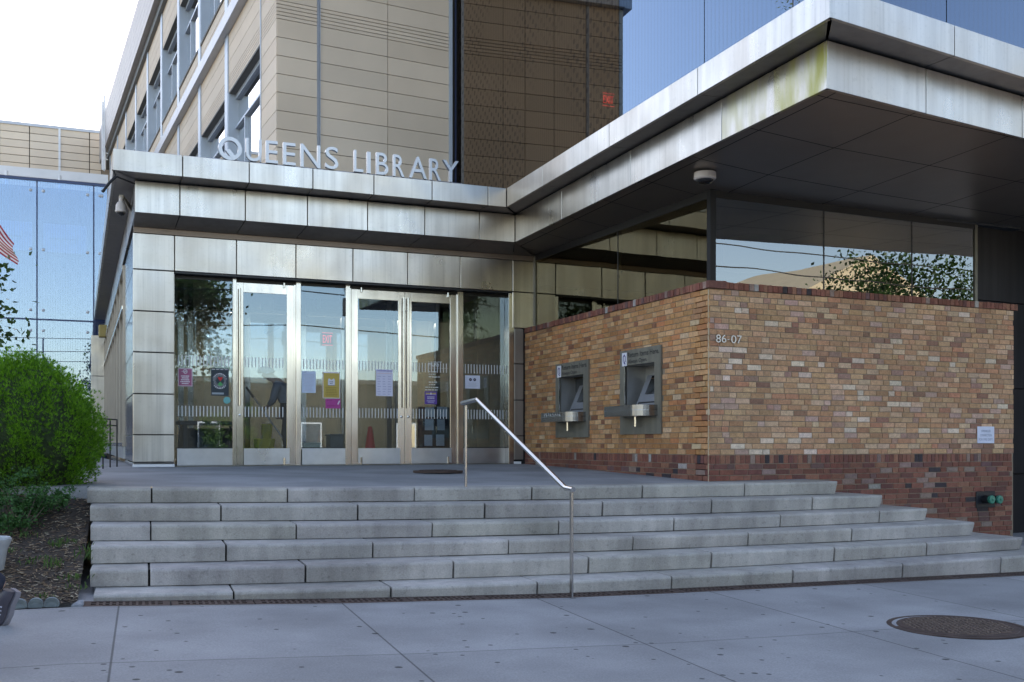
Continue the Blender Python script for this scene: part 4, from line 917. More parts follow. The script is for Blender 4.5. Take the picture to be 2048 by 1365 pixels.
def pane(u0, u1, k0, k1, label):
    a, b = dx(u0), dx(u1); s = tag(MBq(DP, a, b, ZK - .02, ZH - .045, .006, .004, 'fixed_pane', GDOOR, pav))
    vinyl('vinyl_stripes', s, a, b)
    mb = MB(); DP.box(mb, dx(k0), dx(k1), ZKB, ZK, -.03, .016); mb.build('kick_plate', STEELK, s, bevel=.003)
    for z0, z1, d in ((ZH - .05, ZH, .02), (ZK, ZK + .012, .012)): mb = MB(); DP.box(mb, a, b, z0, z1, -.03, d); mb.build('glazing_bead', DARKM, s)
    s['label'] = label; return s
def MBq(fr, x0, x1, z0, z1, d, t, name, m, parent):
    mb = MB(); fr.box(mb, x0, x1, z0, z1, d - t, d); return mb.build(name, m, parent)
PANE1 = pane(350, 464.5, 353.7, 467, 'leftmost pane beside the corner column')
PANE2 = pane(600.8, 690, 603.5, 693.8, 'pane between the single door and the double doors')
PANE3 = pane(924.8, 1010, 925, 1009.5, 'rightmost pane behind the handrail')
def door(u0, u1, g0, g1, k0, k1, hu, hside, piv, label):
    a, b, ga, gb = dx(u0), dx(u1), dx(g0), dx(g1); zt, zg = 2.43, 2.285
    mb = MB(); e = .0
    DP.box(mb, a, ga, ZKB, zt, -.035, .012); DP.box(mb, gb, b, ZKB, zt, -.035, .012); DP.box(mb, ga, gb, zg, zt, -.033, .010); DP.box(mb, ga, gb, ZKB, ZK - .01, -.033, .008)
    o = mb.build('door', STEELF, pav, bevel=.003); o['label'] = label
    mb = MB(); DP.box(mb, ga - .005, gb + .005, ZK - .015, zg + .005, -.004, .002); g = mb.build('glass', GDOOR, o); 
    for za, zb in ((1.155, 1.305), (.405, .56)):
        mb = MB(); x = ga + .02
        while x < gb - .02: DP.quad(mb, x, x + .0145, za, zb, .0045); x += .0513
        mb.build('vinyl_stripes', plain('white_vinyl', 0), o, fixn=False)
    mb = MB(); DP.box(mb, dx(k0), dx(k1), ZKB + .004, ZK, .009, .017); mb.build('kick_plate', STEELK, o, bevel=.002)
    mb = MB(); xh = dx(hu); z0, z1 = .575, 2.335
    mb.tube([DP.P(xh, z0, .075), DP.P(xh, z1, .075)], .015, 12)
    for z in (.72, 2.13): mb.tube([DP.P(xh, z, .01), DP.P(xh, z, .075)], .010, 8)
    mb.build('pull_handle', STEELP, o, smooth=True)
    xl_ = (a + ga) / 2 if hside < 0 else (gb + b) / 2; mb = MB(); mb.lathe([(.02, 0), (.02, .008), (.012, .012), (0, .012)], DP.P(xl_, .43, .012), (DP.n.x, DP.n.y, 0), 16); mb.build('lock', STEELP, o, smooth=True)
    mb = MB(); xp = dx(piv)
    for z0, z1 in ((ZKB, ZKB + .11), (2.385, 2.46)): mb.tube([DP.P(xp, z0, .03), DP.P(xp, z1, .03)], .017, 10)
    DP.box(mb, min(xp, b), max(xp, b), ZKB, ZKB + .018, .0, .03) if piv > (g0 + g1) / 2 else DP.box(mb, min(xp, a), max(xp, a), ZKB, ZKB + .018, .0, .03)
    mb.build('pivot', STEELP, o, smooth=True); return o
door(472.2, 587.6, 486.6, 573.5, 487.4, 579, 478.5, -1, 568, 'single door with its pull handle on the left stile')
door(702.3, 809, 715.5, 796, 716, 800.3, 805.5, 1, 722, 'left leaf of the double doors')
door(810, 911.5, 823, 900, 822.5, 902.6, 814, -1, 895, 'right leaf of the double doors')
mb = MB(); DP.box(mb, dx(686), dx(690.5), 2.0, 2.28, .006, .05); mb.build('door_operator', DARKM, pav, bevel=.005)
# side wall of the pavilion: polished corner cladding, then a mullioned window wall
SW = Fr((.80, 33.0), (.764, 15.85)); Lw = SW.len; xc = Lw - 3.1
zl = [3.05] + CZS[1:6] + [-.269]
for a, b in zip(zl, zl[1:]):
    clad(SW, xc, Lw - .06, b, a, m=STEELP)
clad(SW, xc, Lw - .06, ZP, -.275, m=STEELP)
mb = MB(); SW.box(mb, 0, Lw - .07, ZP, 3.05, -.09, -.07); 
mb = MB(); SW.box(mb, xc, Lw - .02, ZP, 3.05, -.09, -.052); mb.build('joint_backing', BLACK, pav)
n = 9; SMUL = M('mullion_bronze', (.34, .30, .26), .4, .8, .06, 2.)
for k in range(n + 1):
    x = xc * k / n; mb = MB(); SW.box(mb, x - .035, x + .035, -.05, 3.05, -.08, .03); mb.build('side_mullion', SMUL, pav, bevel=.003)
mb = MB(); SW.box(mb, 0, xc, -.05, .02, -.08, .04); SW.box(mb, 0, xc, 2.30, 2.36, -.08, .045); SW.box(mb, 0, xc, 2.98, 3.05, -.08, .04); mb.build('side_rail', STEELF, pav)
mb = MB(); SW.box(mb, 0, xc - .04, ZP + .08, -.05, -.08, .02); mb.build('side_base_panel', STEELK, pav)
mb = MB(); SW.box(mb, 0, xc, .02, 2.98, -.045, -.035); mb.build('side_glass', glass('side_glass', (.42, .48, .44), .06, 1.), pav)
# column at the far end of the window wall
for a, b in ((3.2, 2.0), (1.99, .8), (.79, -.3)):
    mb = MB(); mb.box((.42, 33.0, b + CZ), (.86, 33.4, a + CZ)); mb.build('far_column_panel', STEEL, pav, bevel=.006)
# interior
mb = MB(); mb.box((.84, 16.2, ZP - .05 + CZ), (14.5, 30, ZP - .004 + CZ)); mb.build('interior_floor', INTFLOOR, pav)
mb = MB(); mb.box((.86, 16.15, 2.78 + CZ), (7.3, 30, 2.85 + CZ)); mb.build('interior_ceiling', INTCEIL, pav)
for a, b in (((.88, 24.0, ZP + CZ), (7.1, 24.2, 2.8 + CZ)), ((7.12, 16.1, ZP + CZ), (7.22, 24, 2.8 + CZ))): mb = MB(); mb.box(a, b); mb.build('interior_wall', INTWALL, pav)
# inner lobby screen: stainless posts and a bright glazed bay
mb = MB()
for x in (1.66, 1.82, 2.62, 2.78, 3.62, 3.76, 4.5, 5.35, 5.5, 6.3): mb.box((x - .045, 18.6, ZP + CZ), (x + .045, 18.72, 2.75 + CZ))
mb.box((.9, 18.6, 2.3 + CZ), (7.1, 18.7, 2.36 + CZ)); mb.build('lobby_screen', STEELF, pav)
mb = MB(); mb.box((.9, 18.64, ZP + CZ), (7.1, 18.65, 2.7 + CZ)); mb.build('lobby_glass', GDOOR, pav)
for x, y in ((5.17, 22.1), (6.07, 22.2), (3.1, 22.4)):
    mb = MB(); mb.lathe([(.115, 0), (.115, .012), (0, .012)], (x, y, 2.764 + CZ), n=24); dl = mb.build('downlight', M('lamp_glow', (.9, .85, .7), .5, emit=(1., .9, .75), estr=60.) if 'lamp_glow' not in MATS else MATS['lamp_glow'], pav)
EXITM = M('exit_red', (.5, .02, .03), .4, emit=(1., .05, .08), estr=.30)
def exit_sign(label, fr, u0, u1, v0, v1, d):
    x0, _ = fr.xz(u0, v0, d); x1, _ = fr.xz(u1, v1, d); _, z1 = fr.xz((u0 + u1) / 2, v0, d); _, z0 = fr.xz((u0 + u1) / 2, v1, d); t = thing('exit_sign', label, 'exit sign', fr.P((x0 + x1) / 2, z0, d))
    mb = MB(); fr.box(mb, x0, x1, z0, z1, d - .05, d - .004); mb.build('housing', plain('exit_housing', (.06, .02, .025), .5), t)
    mb = MB(); w, hh = x1 - x0, z1 - z0; add_text(mb, 'EXIT', fr, x0 + w * .08, x1 - w * .08, z0 + hh * .2, z1 - hh * .2, d, 0, .0); 
    for a, b, c, e in ((0, w, 0, hh * .035), (0, w, hh * .965, hh)): fr.quad(mb, x0 + a, x0 + b, z0 + c, z0 + e, d)
    mb.build('lettering', EXITM, t, fixn=False)
LOB = Fr((.9, 18.55), (7.1, 18.55)); exit_sign('red lit exit sign hanging in the lobby behind the pane of posters', LOB, 644, 665.5, 666, 691, 0)
# furniture in the lobby
def furniture(name, label, cat, boxes, m):
    a = boxes[0][0]; t = thing(name, label, cat, (a[0], a[1], ZP + CZ))
    for nm, p0, p1 in [(b[2], b[0], b[1]) for b in boxes]:
        mb = MB(); mb.box((p0[0], p0[1], p0[2] + CZ), (p1[0], p1[1], p1[2] + CZ)); mb.build(nm, m, t, bevel=.006)
DESK = plain('desk_dark', (.035, .04, .045), .5)
furniture('lobby_desk', 'dark desk with a pale top behind the leftmost entrance pane', 'desk', [((1.5, 17.0, .30), (2.45, 17.7, .36), 'desk_top'), ((1.55, 17.05, ZP), (1.62, 17.65, .30), 'side_panel'), ((2.34, 17.05, ZP), (2.41, 17.65, .30), 'side_panel'), ((1.62, 17.5, ZP), (2.34, 17.56, .25), 'back_panel')], DESK)
furniture('return_bin', 'dark grey bin on the lobby floor behind the left leaf of posters pane', 'bin', [((3.9, 17.1, ZP), (4.2, 17.4, .13), 'body'), ((3.88, 17.08, .13), (4.22, 17.42, .16), 'lid')], plain('bin_grey', (.12, .14, .14), .5))
furniture('plant_crate', 'pale yellow crate on the floor behind the pane of posters', 'crate', [((3.38, 16.7, ZP), (3.68, 17.0, -.0), 'body'), ((3.37, 16.69, -.0), (3.69, 17.01, 0.02), 'rim')], plain('crate_yellow', (.42, .40, .22), .7))
furniture('notice_board', 'dark notice board with four pale sheets behind the right door leaf', 'notice board', [((5.32, 16.75, ZP), (6.02, 16.80, .62), 'board')], plain('board_black', (.02, .022, .026), .6))
nb = bpy.data.objects['notice_board']
IN = Fr((5.32, 16.745), (6.02, 16.745)); 
for ua, ub, va, vb in ((849.5, 867, 839, 861), (874, 889.5, 839, 861), (848.5, 864.5, 870, 892), (872, 888.5, 869.5, 892), (850, 868, 815, 834), (874, 894, 814, 834)):
    x0, z1 = IN.xz(ua, va); x1, z0 = IN.xz(ub, vb); mb = MB(); IN.quad(mb, x0, x1, z0, z1, .004); mb.build('sheet', plain('sheet_grey', (.55, .62, .66), .6), nb, fixn=False)
cone = thing('traffic_cone', 'bright red traffic cone standing behind the left leaf of the double doors', 'traffic cone', (4.49, 16.75, ZP + CZ))
zt = (PY - 853) * 17.0 / F; mb = MB(); mb.lathe([(.135, .03), (.12, .05), (.035, zt - ZP - .02), (.022, zt - ZP), (0, zt - ZP)], cone.location, n=24); mb.build('cone_body', M('cone_red', (.85, .045, .02), .4, 0, .05, 5.), cone, smooth=True)
mb = MB(); mb.box((cone.location.x - .16, cone.location.y - .16, ZP + CZ), (cone.location.x + .16, cone.location.y + .16, ZP + .03 + CZ)); mb.build('cone_base', plain('cone_black', (.02, .02, .02)), cone, bevel=.01)
bk = thing('mop_bucket', 'yellow wheeled mop bucket beside the person with the mop handle', 'mop bucket', (2.86, 17.35, ZP + CZ))
mb = MB(); mb.hexa([(2.75, 17.2, ZP + .08 + CZ), (2.97, 17.2, ZP + .08 + CZ), (2.97, 17.5, ZP + .08 + CZ), (2.75, 17.5, ZP + .08 + CZ), (2.71, 17.15, ZP + .42 + CZ), (3.01, 17.15, ZP + .42 + CZ), (3.01, 17.55, ZP + .42 + CZ), (2.71, 17.55, ZP + .42 + CZ)]); mb.build('tub', plain('bucket_yellow', (.62, .50, .03), .45), bk, bevel=.015)
mb = MB(); mb.hexa([(2.81, 17.2, ZP + .42 + CZ), (2.95, 17.2, ZP + .42 + CZ), (2.95, 17.3, ZP + .42 + CZ), (2.81, 17.3, ZP + .42 + CZ), (2.79, 17.16, ZP + .66 + CZ), (2.97, 17.16, ZP + .66 + CZ), (2.97, 17.3, ZP + .66 + CZ), (2.79, 17.3, ZP + .66 + CZ)]); mb.build('wringer', plain('bucket_yellow', 0), bk, bevel=.01)
mb = MB()
for x in (2.77, 2.95):
    for y in (17.22, 17.48): mb.lathe([(.035, -.015), (.04, 0), (.035, .015)], (x, y, ZP + .04 + CZ), (0, 1, 0), 12)
mb.build('wheels', plain('cone_black', 0), bk)

# ------------------------------------------------------------------ posters on the entrance glass
def poster(name, label, cat, u0, u1, v0, v1, col, art, d=.020):
    x0, z1 = DP.xz(u0, v0, d); x1, z0 = DP.xz(u1, v1, d); t = thing(name, label, cat, DP.P(x0, z0, d))
    mb = MB(); DP.box(mb, x0, x1, z0, z1, d - .002, d); mb.build('sheet', plain('sheet_' + name + '%d' % u0, col, .6, var=.03), t)
    w, hh = x1 - x0, z1 - z0; inks = {}
    def put(c, pts):
        mbk = inks.setdefault(c, MB()); mbk.add([DP.P(x0 + w * a, z0 + hh * b, d + .0016 + .0006 * len(inks)) for a, b in pts], [list(range(len(pts)))])
    def rect(c, a0, a1, b0, b1): put(c, [(a0, b0), (a1, b0), (a1, b1), (a0, b1)])
    def disc(c, a, b, r, n=18, r2=None): 
        put(c, [(a + r * math.cos(2 * math.pi * k / n), b + r * w / hh * math.sin(2 * math.pi * k / n)) for k in range(n)])
    art(rect, disc, put)
    for c, mbk in inks.items(): mbk.build('print', plain('ink_%02x%02x%02x' % tuple(int(x * 255) for x in c), c, .6, var=0), t, fixn=False)
    return t
WH, BK = (.72, .70, .74), (.015, .016, .02)
rp = random.Random(9)
def lines(rect, c, b0, b1, n, a0=.12, a1=.88, ctr=True):
    for k in range(n):
        b = b1 - (b1 - b0) * (k + .5) / n; l = (a1 - a0) * rp.uniform(.6, 1); m_ = (a0 + a1) / 2; s = m_ - l / 2 if ctr else a0; hb = (b1 - b0) / n * .24; x = s
        while x < s + l - .02:
            wd = min(rp.uniform(.05, .15), s + l - x); rect(c, x, x + wd - .015, b - hb, b + hb); x += wd
def art_pink(rect, disc, put):
    for a in ((.02, .98, .015, .04), (.02, .98, .96, .985), (.02, .05, .015, .985), (.95, .98, .015, .985)): rect(WH, *a)
    n = 20; ro, ri, cx, cy, k = .15, .11, .50, .82, .8
    for j in range(n):
        a, b = 2 * math.pi * j / n, 2 * math.pi * (j + 1) / n; put(WH, [(cx + ro * math.cos(a), cy + ro * k * math.sin(a)), (cx + ro * math.cos(b), cy + ro * k * math.sin(b)), (cx + ri * math.cos(b), cy + ri * k * math.sin(b)), (cx + ri * math.cos(a), cy + ri * k * math.sin(a))])
    put(WH, [(.39, .74), (.42, .73), (.61, .90), (.58, .91)]); rect(WH, .24, .66, .81, .83); lines(rect, WH, .10, .62, 5)
def art_black(rect, disc, put):
    for k in range(4): rect(WH, .05 + .24 * k, .22 + .24 * k, .945, .965)
    for k in range(34):
        a = 2 * math.pi * k / 34; r0, r1 = .22 + .05 * (k % 2), .40 - .05 * (k % 3 == 0); e = .011; cx, cy, q = .5, .55, .66
        put((.5, .52, .52), [(cx + r0 * math.cos(a - e * 3), cy + r0 * q * math.sin(a - e * 3)), (cx + r1 * math.cos(a - e * 2), cy + r1 * q * math.sin(a - e * 2)), (cx + r1 * math.cos(a + e * 2), cy + r1 * q * math.sin(a + e * 2)), (cx + r0 * math.cos(a + e * 3), cy + r0 * q * math.sin(a + e * 3))])
    for j in range(11):
        a = math.pi * (.12 + .76 * j / 10); put(WH, [(.5 + .37 * math.cos(a) - .03, .55 + .235 * math.sin(a)), (.5 + .37 * math.cos(a) + .03, .55 + .235 * math.sin(a)), (.5 + .42 * math.cos(a) + .02, .55 + .275 * math.sin(a)), (.5 + .42 * math.cos(a) - .03, .55 + .275 * math.sin(a))])
    for j in range(8):
        a = -math.pi * (.22 + .56 * j / 7); put(WH, [(.5 + .37 * math.cos(a) - .03, .53 + .235 * math.sin(a)), (.5 + .37 * math.cos(a) + .03, .53 + .235 * math.sin(a)), (.5 + .42 * math.cos(a) + .03, .53 + .28 * math.sin(a)), (.5 + .42 * math.cos(a) - .03, .53 + .28 * math.sin(a))])
    RD, GN = (.55, .03, .03), (.05, .33, .10)
    put(RD, [(.52, .53), (.40, .62), (.385, .655), (.41, .685), (.46, .685), (.52, .655), (.58, .685), (.63, .685), (.655, .655), (.64, .62)])
    put(GN, [(.52, .52), (.64, .43), (.655, .40), (.63, .375), (.56, .385), (.55, .345), (.49, .345), (.48, .385), (.41, .375), (.385, .40), (.40, .43)])
    rect((.28, .33, .36), .05, .72, .05, .12)
def art_white(rect, disc, put): rect((.35, .38, .5), .1, .3, .93, .955); lines(rect, (.45, .5, .62), .06, .88, 13, .08, .94)
def art_yellow(rect, disc, put):
    for a in ((0, 1, 0, .02), (0, 1, .955, 1), (0, .035, 0, 1), (.965, 1, 0, 1)): rect(WH, *a)
    put((.62, .63, .68), [(.30, .50), (.30, .70), (.36, .76), (.5, .70), (.64, .76), (.70, .70), (.70, .50)]); put((.12, .12, .16), [(.30, .50), (.30, .485), (.70, .485), (.70, .50)]); lines(rect, (.15, .15, .2), .53, .66, 2, .36, .64); lines(rect, (.35, .25, .05), .06, .44, 6)
def art_mag(rect, disc, put): rect((.25, .02, .14), .1, .85, .24, .30); put((.75, .66, .75), [(.78, .45), (.86, .40), (.98, .80), (.9, .85)]); rect((.22, .02, .12), .06, .4, .82, .86)
def art_list(rect, disc, put):
    rect((.22, .20, .48), .05, .95, .93, .965); rect((.70, .52, .56), .06, .94, .84, .86)
    for r in range(8):
        for c in range(3): rect((.42, .42, .60), .08 + .31 * c, .27 + .31 * c + rp.uniform(-.05, .03), .06 + .095 * r, .085 + .095 * r)
def art_purple(rect, disc, put): rect((.55, .42, .12), .08, .92, .80, .88); rect(WH, .08, .92, .74, .765); put(WH, [(.42, .74), (.58, .74), (.5, .95)]); lines(rect, WH, .40, .62, 2); lines(rect, (.55, .5, .7), .08, .34, 4)
def art_dots(rect, disc, put): disc((.03, .03, .08), .36, .68, .095); disc((.03, .03, .08), .64, .68, .095); rect((.5, .5, .56), .33, .39, .66, .70); rect((.5, .5, .56), .61, .67, .66, .70); lines(rect, (.5, .53, .6), .10, .46, 4)
poster('pink_notice', 'pink no-smoking notice on the leftmost entrance pane', 'notice', 356, 385, 736.5, 773.5, (.36, .10, .19), art_pink)
poster('heart_poster', 'black poster with a red heart above a green spade shape', 'poster', 422, 457.5, 736.5, 792.5, (.02, .035, .045), art_black)
poster('white_notice', 'white notice with grey print on the left of the pane between the doors', 'notice', 603.6, 631.5, 742.5, 786.5, (.50, .60, .76), art_white)
poster('yellow_notice', 'yellow bordered notice with a white emblem', 'notice', 645.5, 680, 744, 797.5, (.50, .36, .08), art_yellow)
poster('magenta_flyer', 'small magenta flyer hanging under the yellow notice', 'flyer', 651, 681, 798, 817.5, (.42, .05, .25), art_mag)
poster('timetable', 'white printed list with a dark heading on the left leaf of the double doors', 'notice', 752, 785.5, 739, 793, (.66, .66, .80), art_list)
poster('purple_notice', 'small purple notice on the right leaf of the double doors', 'notice', 849.5, 874, 783, 809, (.10, .05, .28), art_purple)
poster('dot_notice', 'white notice with two dark round pictograms on the rightmost pane', 'notice', 930, 960, 751, 778, (.60, .64, .76), art_dots)
x_, z_ = DP.xz(454, 801, .02); mb = MB(); mb.lathe([(.052, 0), (.052, .003), (0, .003)], DP.P(x_, z_, .0125), (DP.n.x, DP.n.y, 0), 24); tag(mb.build('round_sticker', plain('teal', (.10, .38, .38), .5)), 'round teal sticker on the leftmost pane below the black poster', 'sticker')
# white lettering on the right door leaf
dl_ = thing('door_lettering', 'white lettering reading HURST with small lines, on the right door leaf', 'lettering', DP.P(4.95, 1.2, .01)); mb = MB()
x0, z1 = DP.xz(857.5, 723, .008); x1, z0 = DP.xz(883, 734, .008); add_text(mb, 'HURST', DP, x0, x1, z0, z1, .008); xw, _ = DP.xz(897, 736, .008); zz_ = DP.xz(880, 737, .008)[1]; DP.quad(mb, x0, xw, zz_ - .003, zz_, .008)
for k in range(9):
    if k == 3: continue
    z = zz_ - .06 - .042 * k; x = x0 + (0 if k < 6 else -.06)
    for j in range(rp.randint(3, 5)): wd = rp.uniform(.02, .055); DP.quad(mb, x, x + wd, z - .006, z + .006, .008); x += wd + .01
mb.build('print', plain('white_vinyl', 0), dl_, fixn=False)

# ------------------------------------------------------------------ corner window above the brick
win = thing('corner_window', 'dark glass ribbon window wrapping the corner above the brick wall', 'window', (7.235, 10.87, ZB1 + CZ))
gl = [0] + [GL.x(1236)] + [GL.len - .02]; gr = [.02, GR.x(1647.5), GR.x(1823.5), GR.len]
for fr, xs in ((GL, gl), (GR, gr)):
    for a, b in zip(xs, xs[1:]):
        mb = MB(); fr.box(mb, a + .012, b - .012, 1.0, ZG - .02, -.012, 0); mb.build('glass_pane', GWINL if fr is GL else GWIN, win)
    for x in xs[1:-1]: mb = MB(); fr.box(mb, x - .010, x + .010, 1.0, ZG - .02, -.05, .004); mb.build('mullion', DARKM, win)
    mb = MB(); fr.box(mb, 0, fr.len, ZG - .075, ZG + .03, -.06, .012); mb.build('head_frame', DARKM, win)
mb = MB(); mb.box((7.195, 10.83, 1.0 + CZ), (7.275, 10.91, ZG + CZ)); mb.build('corner_post', BLACK, win)
mb = MB(); GR.box(mb, GR.len - .02, GR.len + .03, 1.0, ZG, -.06, .02); GL.box(mb, -.02, .03, 1.0, ZG, -.05, .02); mb.build('end_frame', STEELD, win)
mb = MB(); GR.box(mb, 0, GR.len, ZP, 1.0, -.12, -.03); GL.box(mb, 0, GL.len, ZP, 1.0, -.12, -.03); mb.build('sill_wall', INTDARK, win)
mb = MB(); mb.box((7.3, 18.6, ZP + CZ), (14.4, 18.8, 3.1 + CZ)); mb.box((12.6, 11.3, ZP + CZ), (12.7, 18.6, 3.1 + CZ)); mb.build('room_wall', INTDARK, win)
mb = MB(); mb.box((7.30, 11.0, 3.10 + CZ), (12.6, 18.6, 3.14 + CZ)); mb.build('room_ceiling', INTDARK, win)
mb = MB()
for x in (8.2, 9.6, 11.2): mb.box((x, 14.5, ZP + CZ), (x + .9, 14.9, 2.0 + CZ))
mb.build('shelving', plain('shelf_olive', (.09, .085, .06), .7), win)
mb = MB(); mb.lathe([(.42, 0), (.42, .42), (0, .42)], (9.1, 12.6, 2.55 + CZ), n=28); mb.build('drum_lamp', plain('drum_grey', (.20, .20, .17), .8), win, smooth=True)
# dark metal wall to the right of the window
dw = thing('dark_wall', 'tall dark bronze metal wall beyond the right end of the brick wall', 'wall', (13.5, 11.5, 0))
DW = Fr((11.85, 11.10), (16.5, 11.55)); z_ = -1.4
for a, b in ((-1.4, -.45), (-.44, .80), (.81, 2.05), (2.06, 3.24)):
    for x0, x1 in ((0, 1.4), (1.41, 2.9), (2.91, 4.6)):
        mb = MB(); DW.box(mb, x0 + .003, x1 - .003, a, b, -.06, 0); mb.build('wall_panel', DARKW, dw, bevel=.004)
mb = MB(); DW.box(mb, 0, 4.6, -1.4, 3.24, -.1, -.05); mb.build('joint_backing', BLACK, dw)

# ------------------------------------------------------------------ cameras under the canopy
dc = onZ(1410, 343, 3.19); t = thing('dome_camera', 'white round dome security camera on the dark soffit above the brick corner', 'security camera', dc)
z = zsof(dc.x, dc.y) + CZ; mb = MB(); mb.lathe([(.095, 0), (.128, -.004), (.130, -.07), (.118, -.085), (.10, -.088)], (dc.x, dc.y, z - .001), n=32); mb.build('housing', plain('camera_white', (.62, .56, .52), .5), t, smooth=True)
mb = MB(); mb.lathe([(.10, -.086)] + [(.10 * math.cos(a), -.086 - .05 * math.sin(a)) for a in [k * math.pi / 16 for k in range(1, 8)]] + [(0, -.136)], (dc.x, dc.y, z), n=28); mb.build('dome', plain('camera_dome', (.02, .02, .022), .1), t, smooth=True)
pc = Vector((.47, 15.75, 0)); mt = Vector((.757, 15.62, 0)); zc = lambda v: (PY - v) * (pc.x * SY + pc.y * CY) / F + CZ
k_ = (242.5 - 1024) / F; q_ = 15.0; pc = Vector((q_ * (SY + k_ * CY), q_ * (CY - k_ * SY), 0)); zc = lambda v: (PY - v) * q_ / F + CZ
t = thing('ptz_camera', 'white hanging security camera on a wall arm under the left end of the canopy', 'security camera', (pc.x, pc.y, zc(412)))
mb = MB(); mb.hexa([(pc.x - .03, pc.y - .03, zc(397)), (pc.x + .03, pc.y - .03, zc(397)), (.758, pc.y + .42, zc(410)), (.758, pc.y + .5, zc(410)), (pc.x - .03, pc.y - .03, zc(391)), (pc.x + .03, pc.y - .03, zc(391)), (.758, pc.y + .42, zc(396)), (.758, pc.y + .5, zc(396))]); mb.build('arm', plain('camera_cream', (.62, .56, .46), .5), t, bevel=.004)
r = 10.6 * q_ / F; mb = MB(); mb.lathe([(r * .42, zc(393)), (r * .45, zc(404)), (r * .7, zc(406)), (r, zc(412)), (r * 1.02, zc(422)), (r * 1.12, zc(423)), (r * 1.1, zc(425)), (r * .8, zc(426))], (pc.x, pc.y, 0), n=28); mb.build('housing', plain('camera_white', 0), t, smooth=True)
mb = MB(); mb.lathe([(r * .82, zc(425))] + [(r * .8 * math.cos(a), zc(425) - .05 * math.sin(a)) for a in [k * math.pi / 14 for k in range(1, 7)]] + [(0, zc(425) - .052)], (pc.x, pc.y, 0), n=24); mb.build('dome', plain('camera_dome', 0), t, smooth=True)
mb = MB(); a = Vector((.52, 15.0, zc(382))); mb.tube([(.46, 14.99, zc(376)), (.50, 15.0, zc(388)), (.60, 15.1, zc(389)), (.75, 15.3, zc(389))], .012, 8); mb.tube([(.50, 15.0, zc(388)), (.42, 14.95, zc(402)), (.33, 14.9, zc(422))], .02, 8); tag(mb.build('black_cable', BLACK), 'thick black cable drooping off the left end of the canopy', 'cable')
wl = onZ(205, 662, 3.15); q_ = wl.x * SY + wl.y * CY; mb = MB(); mb.box((wl.x - .10, wl.y - .1, wl.z - .18), (wl.x + .22, wl.y + .2, wl.z + .16)); tag(mb.build('soffit_light', plain('lamp_brass', (.40, .30, .10), .4), bevel=.02), 'small yellowish box light at the far end of the left canopy', 'lamp')
# low black guard rail at the left wall
gr_ = thing('guard_rail', 'low black metal guard rail standing beside the left wall of the pavilion', 'guard rail', onZ(220, 937, -.352))
A_, B_ = onZ(206, 938, -.352), onZ(234, 936, -.352); GR_ = Fr(A_.xy, B_.xy); q_ = A_.x * SY + A_.y * CY; zr_ = lambda v: (PY - v) * q_ / F
mb = MB()
for x in (0, GR_.len / 2, GR_.len): mb.tube([GR_.P(x, -.36), GR_.P(x, zr_(838))], .010, 8)
mb.build('posts', BLACK, gr_, smooth=True); mb = MB()
for v in (838, 850.5): mb.tube([GR_.P(-.05, zr_(v)), GR_.P(GR_.len, zr_(v))], .010, 8)
mb.build('rails', BLACK, gr_, smooth=True)

# ------------------------------------------------------------------ tan terracotta block
TA = (3.485, 19.76); TBp = onZ(902, 103.7, 8.02); TF = Fr(TA, (TBp.x, TBp.y))
tan = thing('terracotta_building', 'tall tan terracotta clad block behind the canopy with rows of windows', 'building', (3.485, 19.76, 4))
def CT(rg, k=1.):
    g = k * rg.uniform(.95, 1.05); h = rg.uniform(-.012, .012); return (.68 * g * (1 + h), .555 * g, .43 * g * (1 - h))
rgt = random.Random(17); RH = .3467; Z0 = 8.02
FOLD = [3.485 - .056, 19.76 + .998]
TL = Fr((3.485 - .056 * 37.2, 19.76 + .998 * 37.2), TA); LT_ = TL.len          # left face: seen left = far end; x = LT_ - t
def rows(z0, z1):
    """horizontal panel joints: regular rows with a band of narrow courses above the lower windows"""
    z = Z0 - RH * 14; out = []
    while z < z1 - .02:
        h_ = RH
        if abs(z - Z0) < .01:
            for k in range(5): out.append((z + k * .0693, z + (k + 1) * .0693))
        elif abs(z - (Z0 + RH * 4)) < .01: out.append((z, z + h_))
        else: out.append((z, z + h_))
        z += h_
    return [(max(a, z0), min(b, z1)) for a, b in out if b > z0 + .01 and a < z1 - .01]
def tpanels(mb, fr, x0, x1, z0, z1, g=.006, d=0., t=.05, k=1.):
    for a, b in rows(z0, z1):
        if b - a > .03: fr.box(mb, x0 + g, x1 - g, a + g, b - g, d - t, d, CT(rgt, k))
xs_ = [0.02] + [TF.x(634.5), TF.x(640.5), TF.x(775.5), TF.x(898)]
mb = MB(); tpanels(mb, TF, 0.02, xs_[1], 2.6, 15.4); tpanels(mb, TF, xs_[2], xs_[3], 2.6, 15.4); tpanels(mb, TF, xs_[3], xs_[4], 2.6, 15.4); mb.build('front_wall', TERRA, tan, fixn=False)
mb = MB(); TF.box(mb, .03, TF.len + .3, 2.5, 15.5, -.30, -.048); TL.box(mb, 0, LT_ - .05, 2.5, 15.5, -.75, -.70); mb.build('wall_backing', plain('backing_brown', (.03, .026, .022), .9), tan)
mb = MB(); TF.box(mb, xs_[1], xs_[1] + .02, 2.6, 15.4, -.05, .02); TF.box(mb, xs_[2] - .02, xs_[2], 2.6, 15.4, -.05, .02); TF.box(mb, xs_[1] + .02, xs_[2] - .02, 2.6, 15.4, -.05, -.03); mb.build('channel_trim', COPING, tan)
mb = MB(); TF.box(mb, xs_[4], xs_[4] + .06, 2.6, 15.4, -.05, .04); mb.build('edge_trim', BLUEM, tan)
mb = MB(); TF.box(mb, -.01, TF.len + .3, 15.4, 16.0, -.4, .12); mb.build('coping', COPING, tan, bevel=.01)
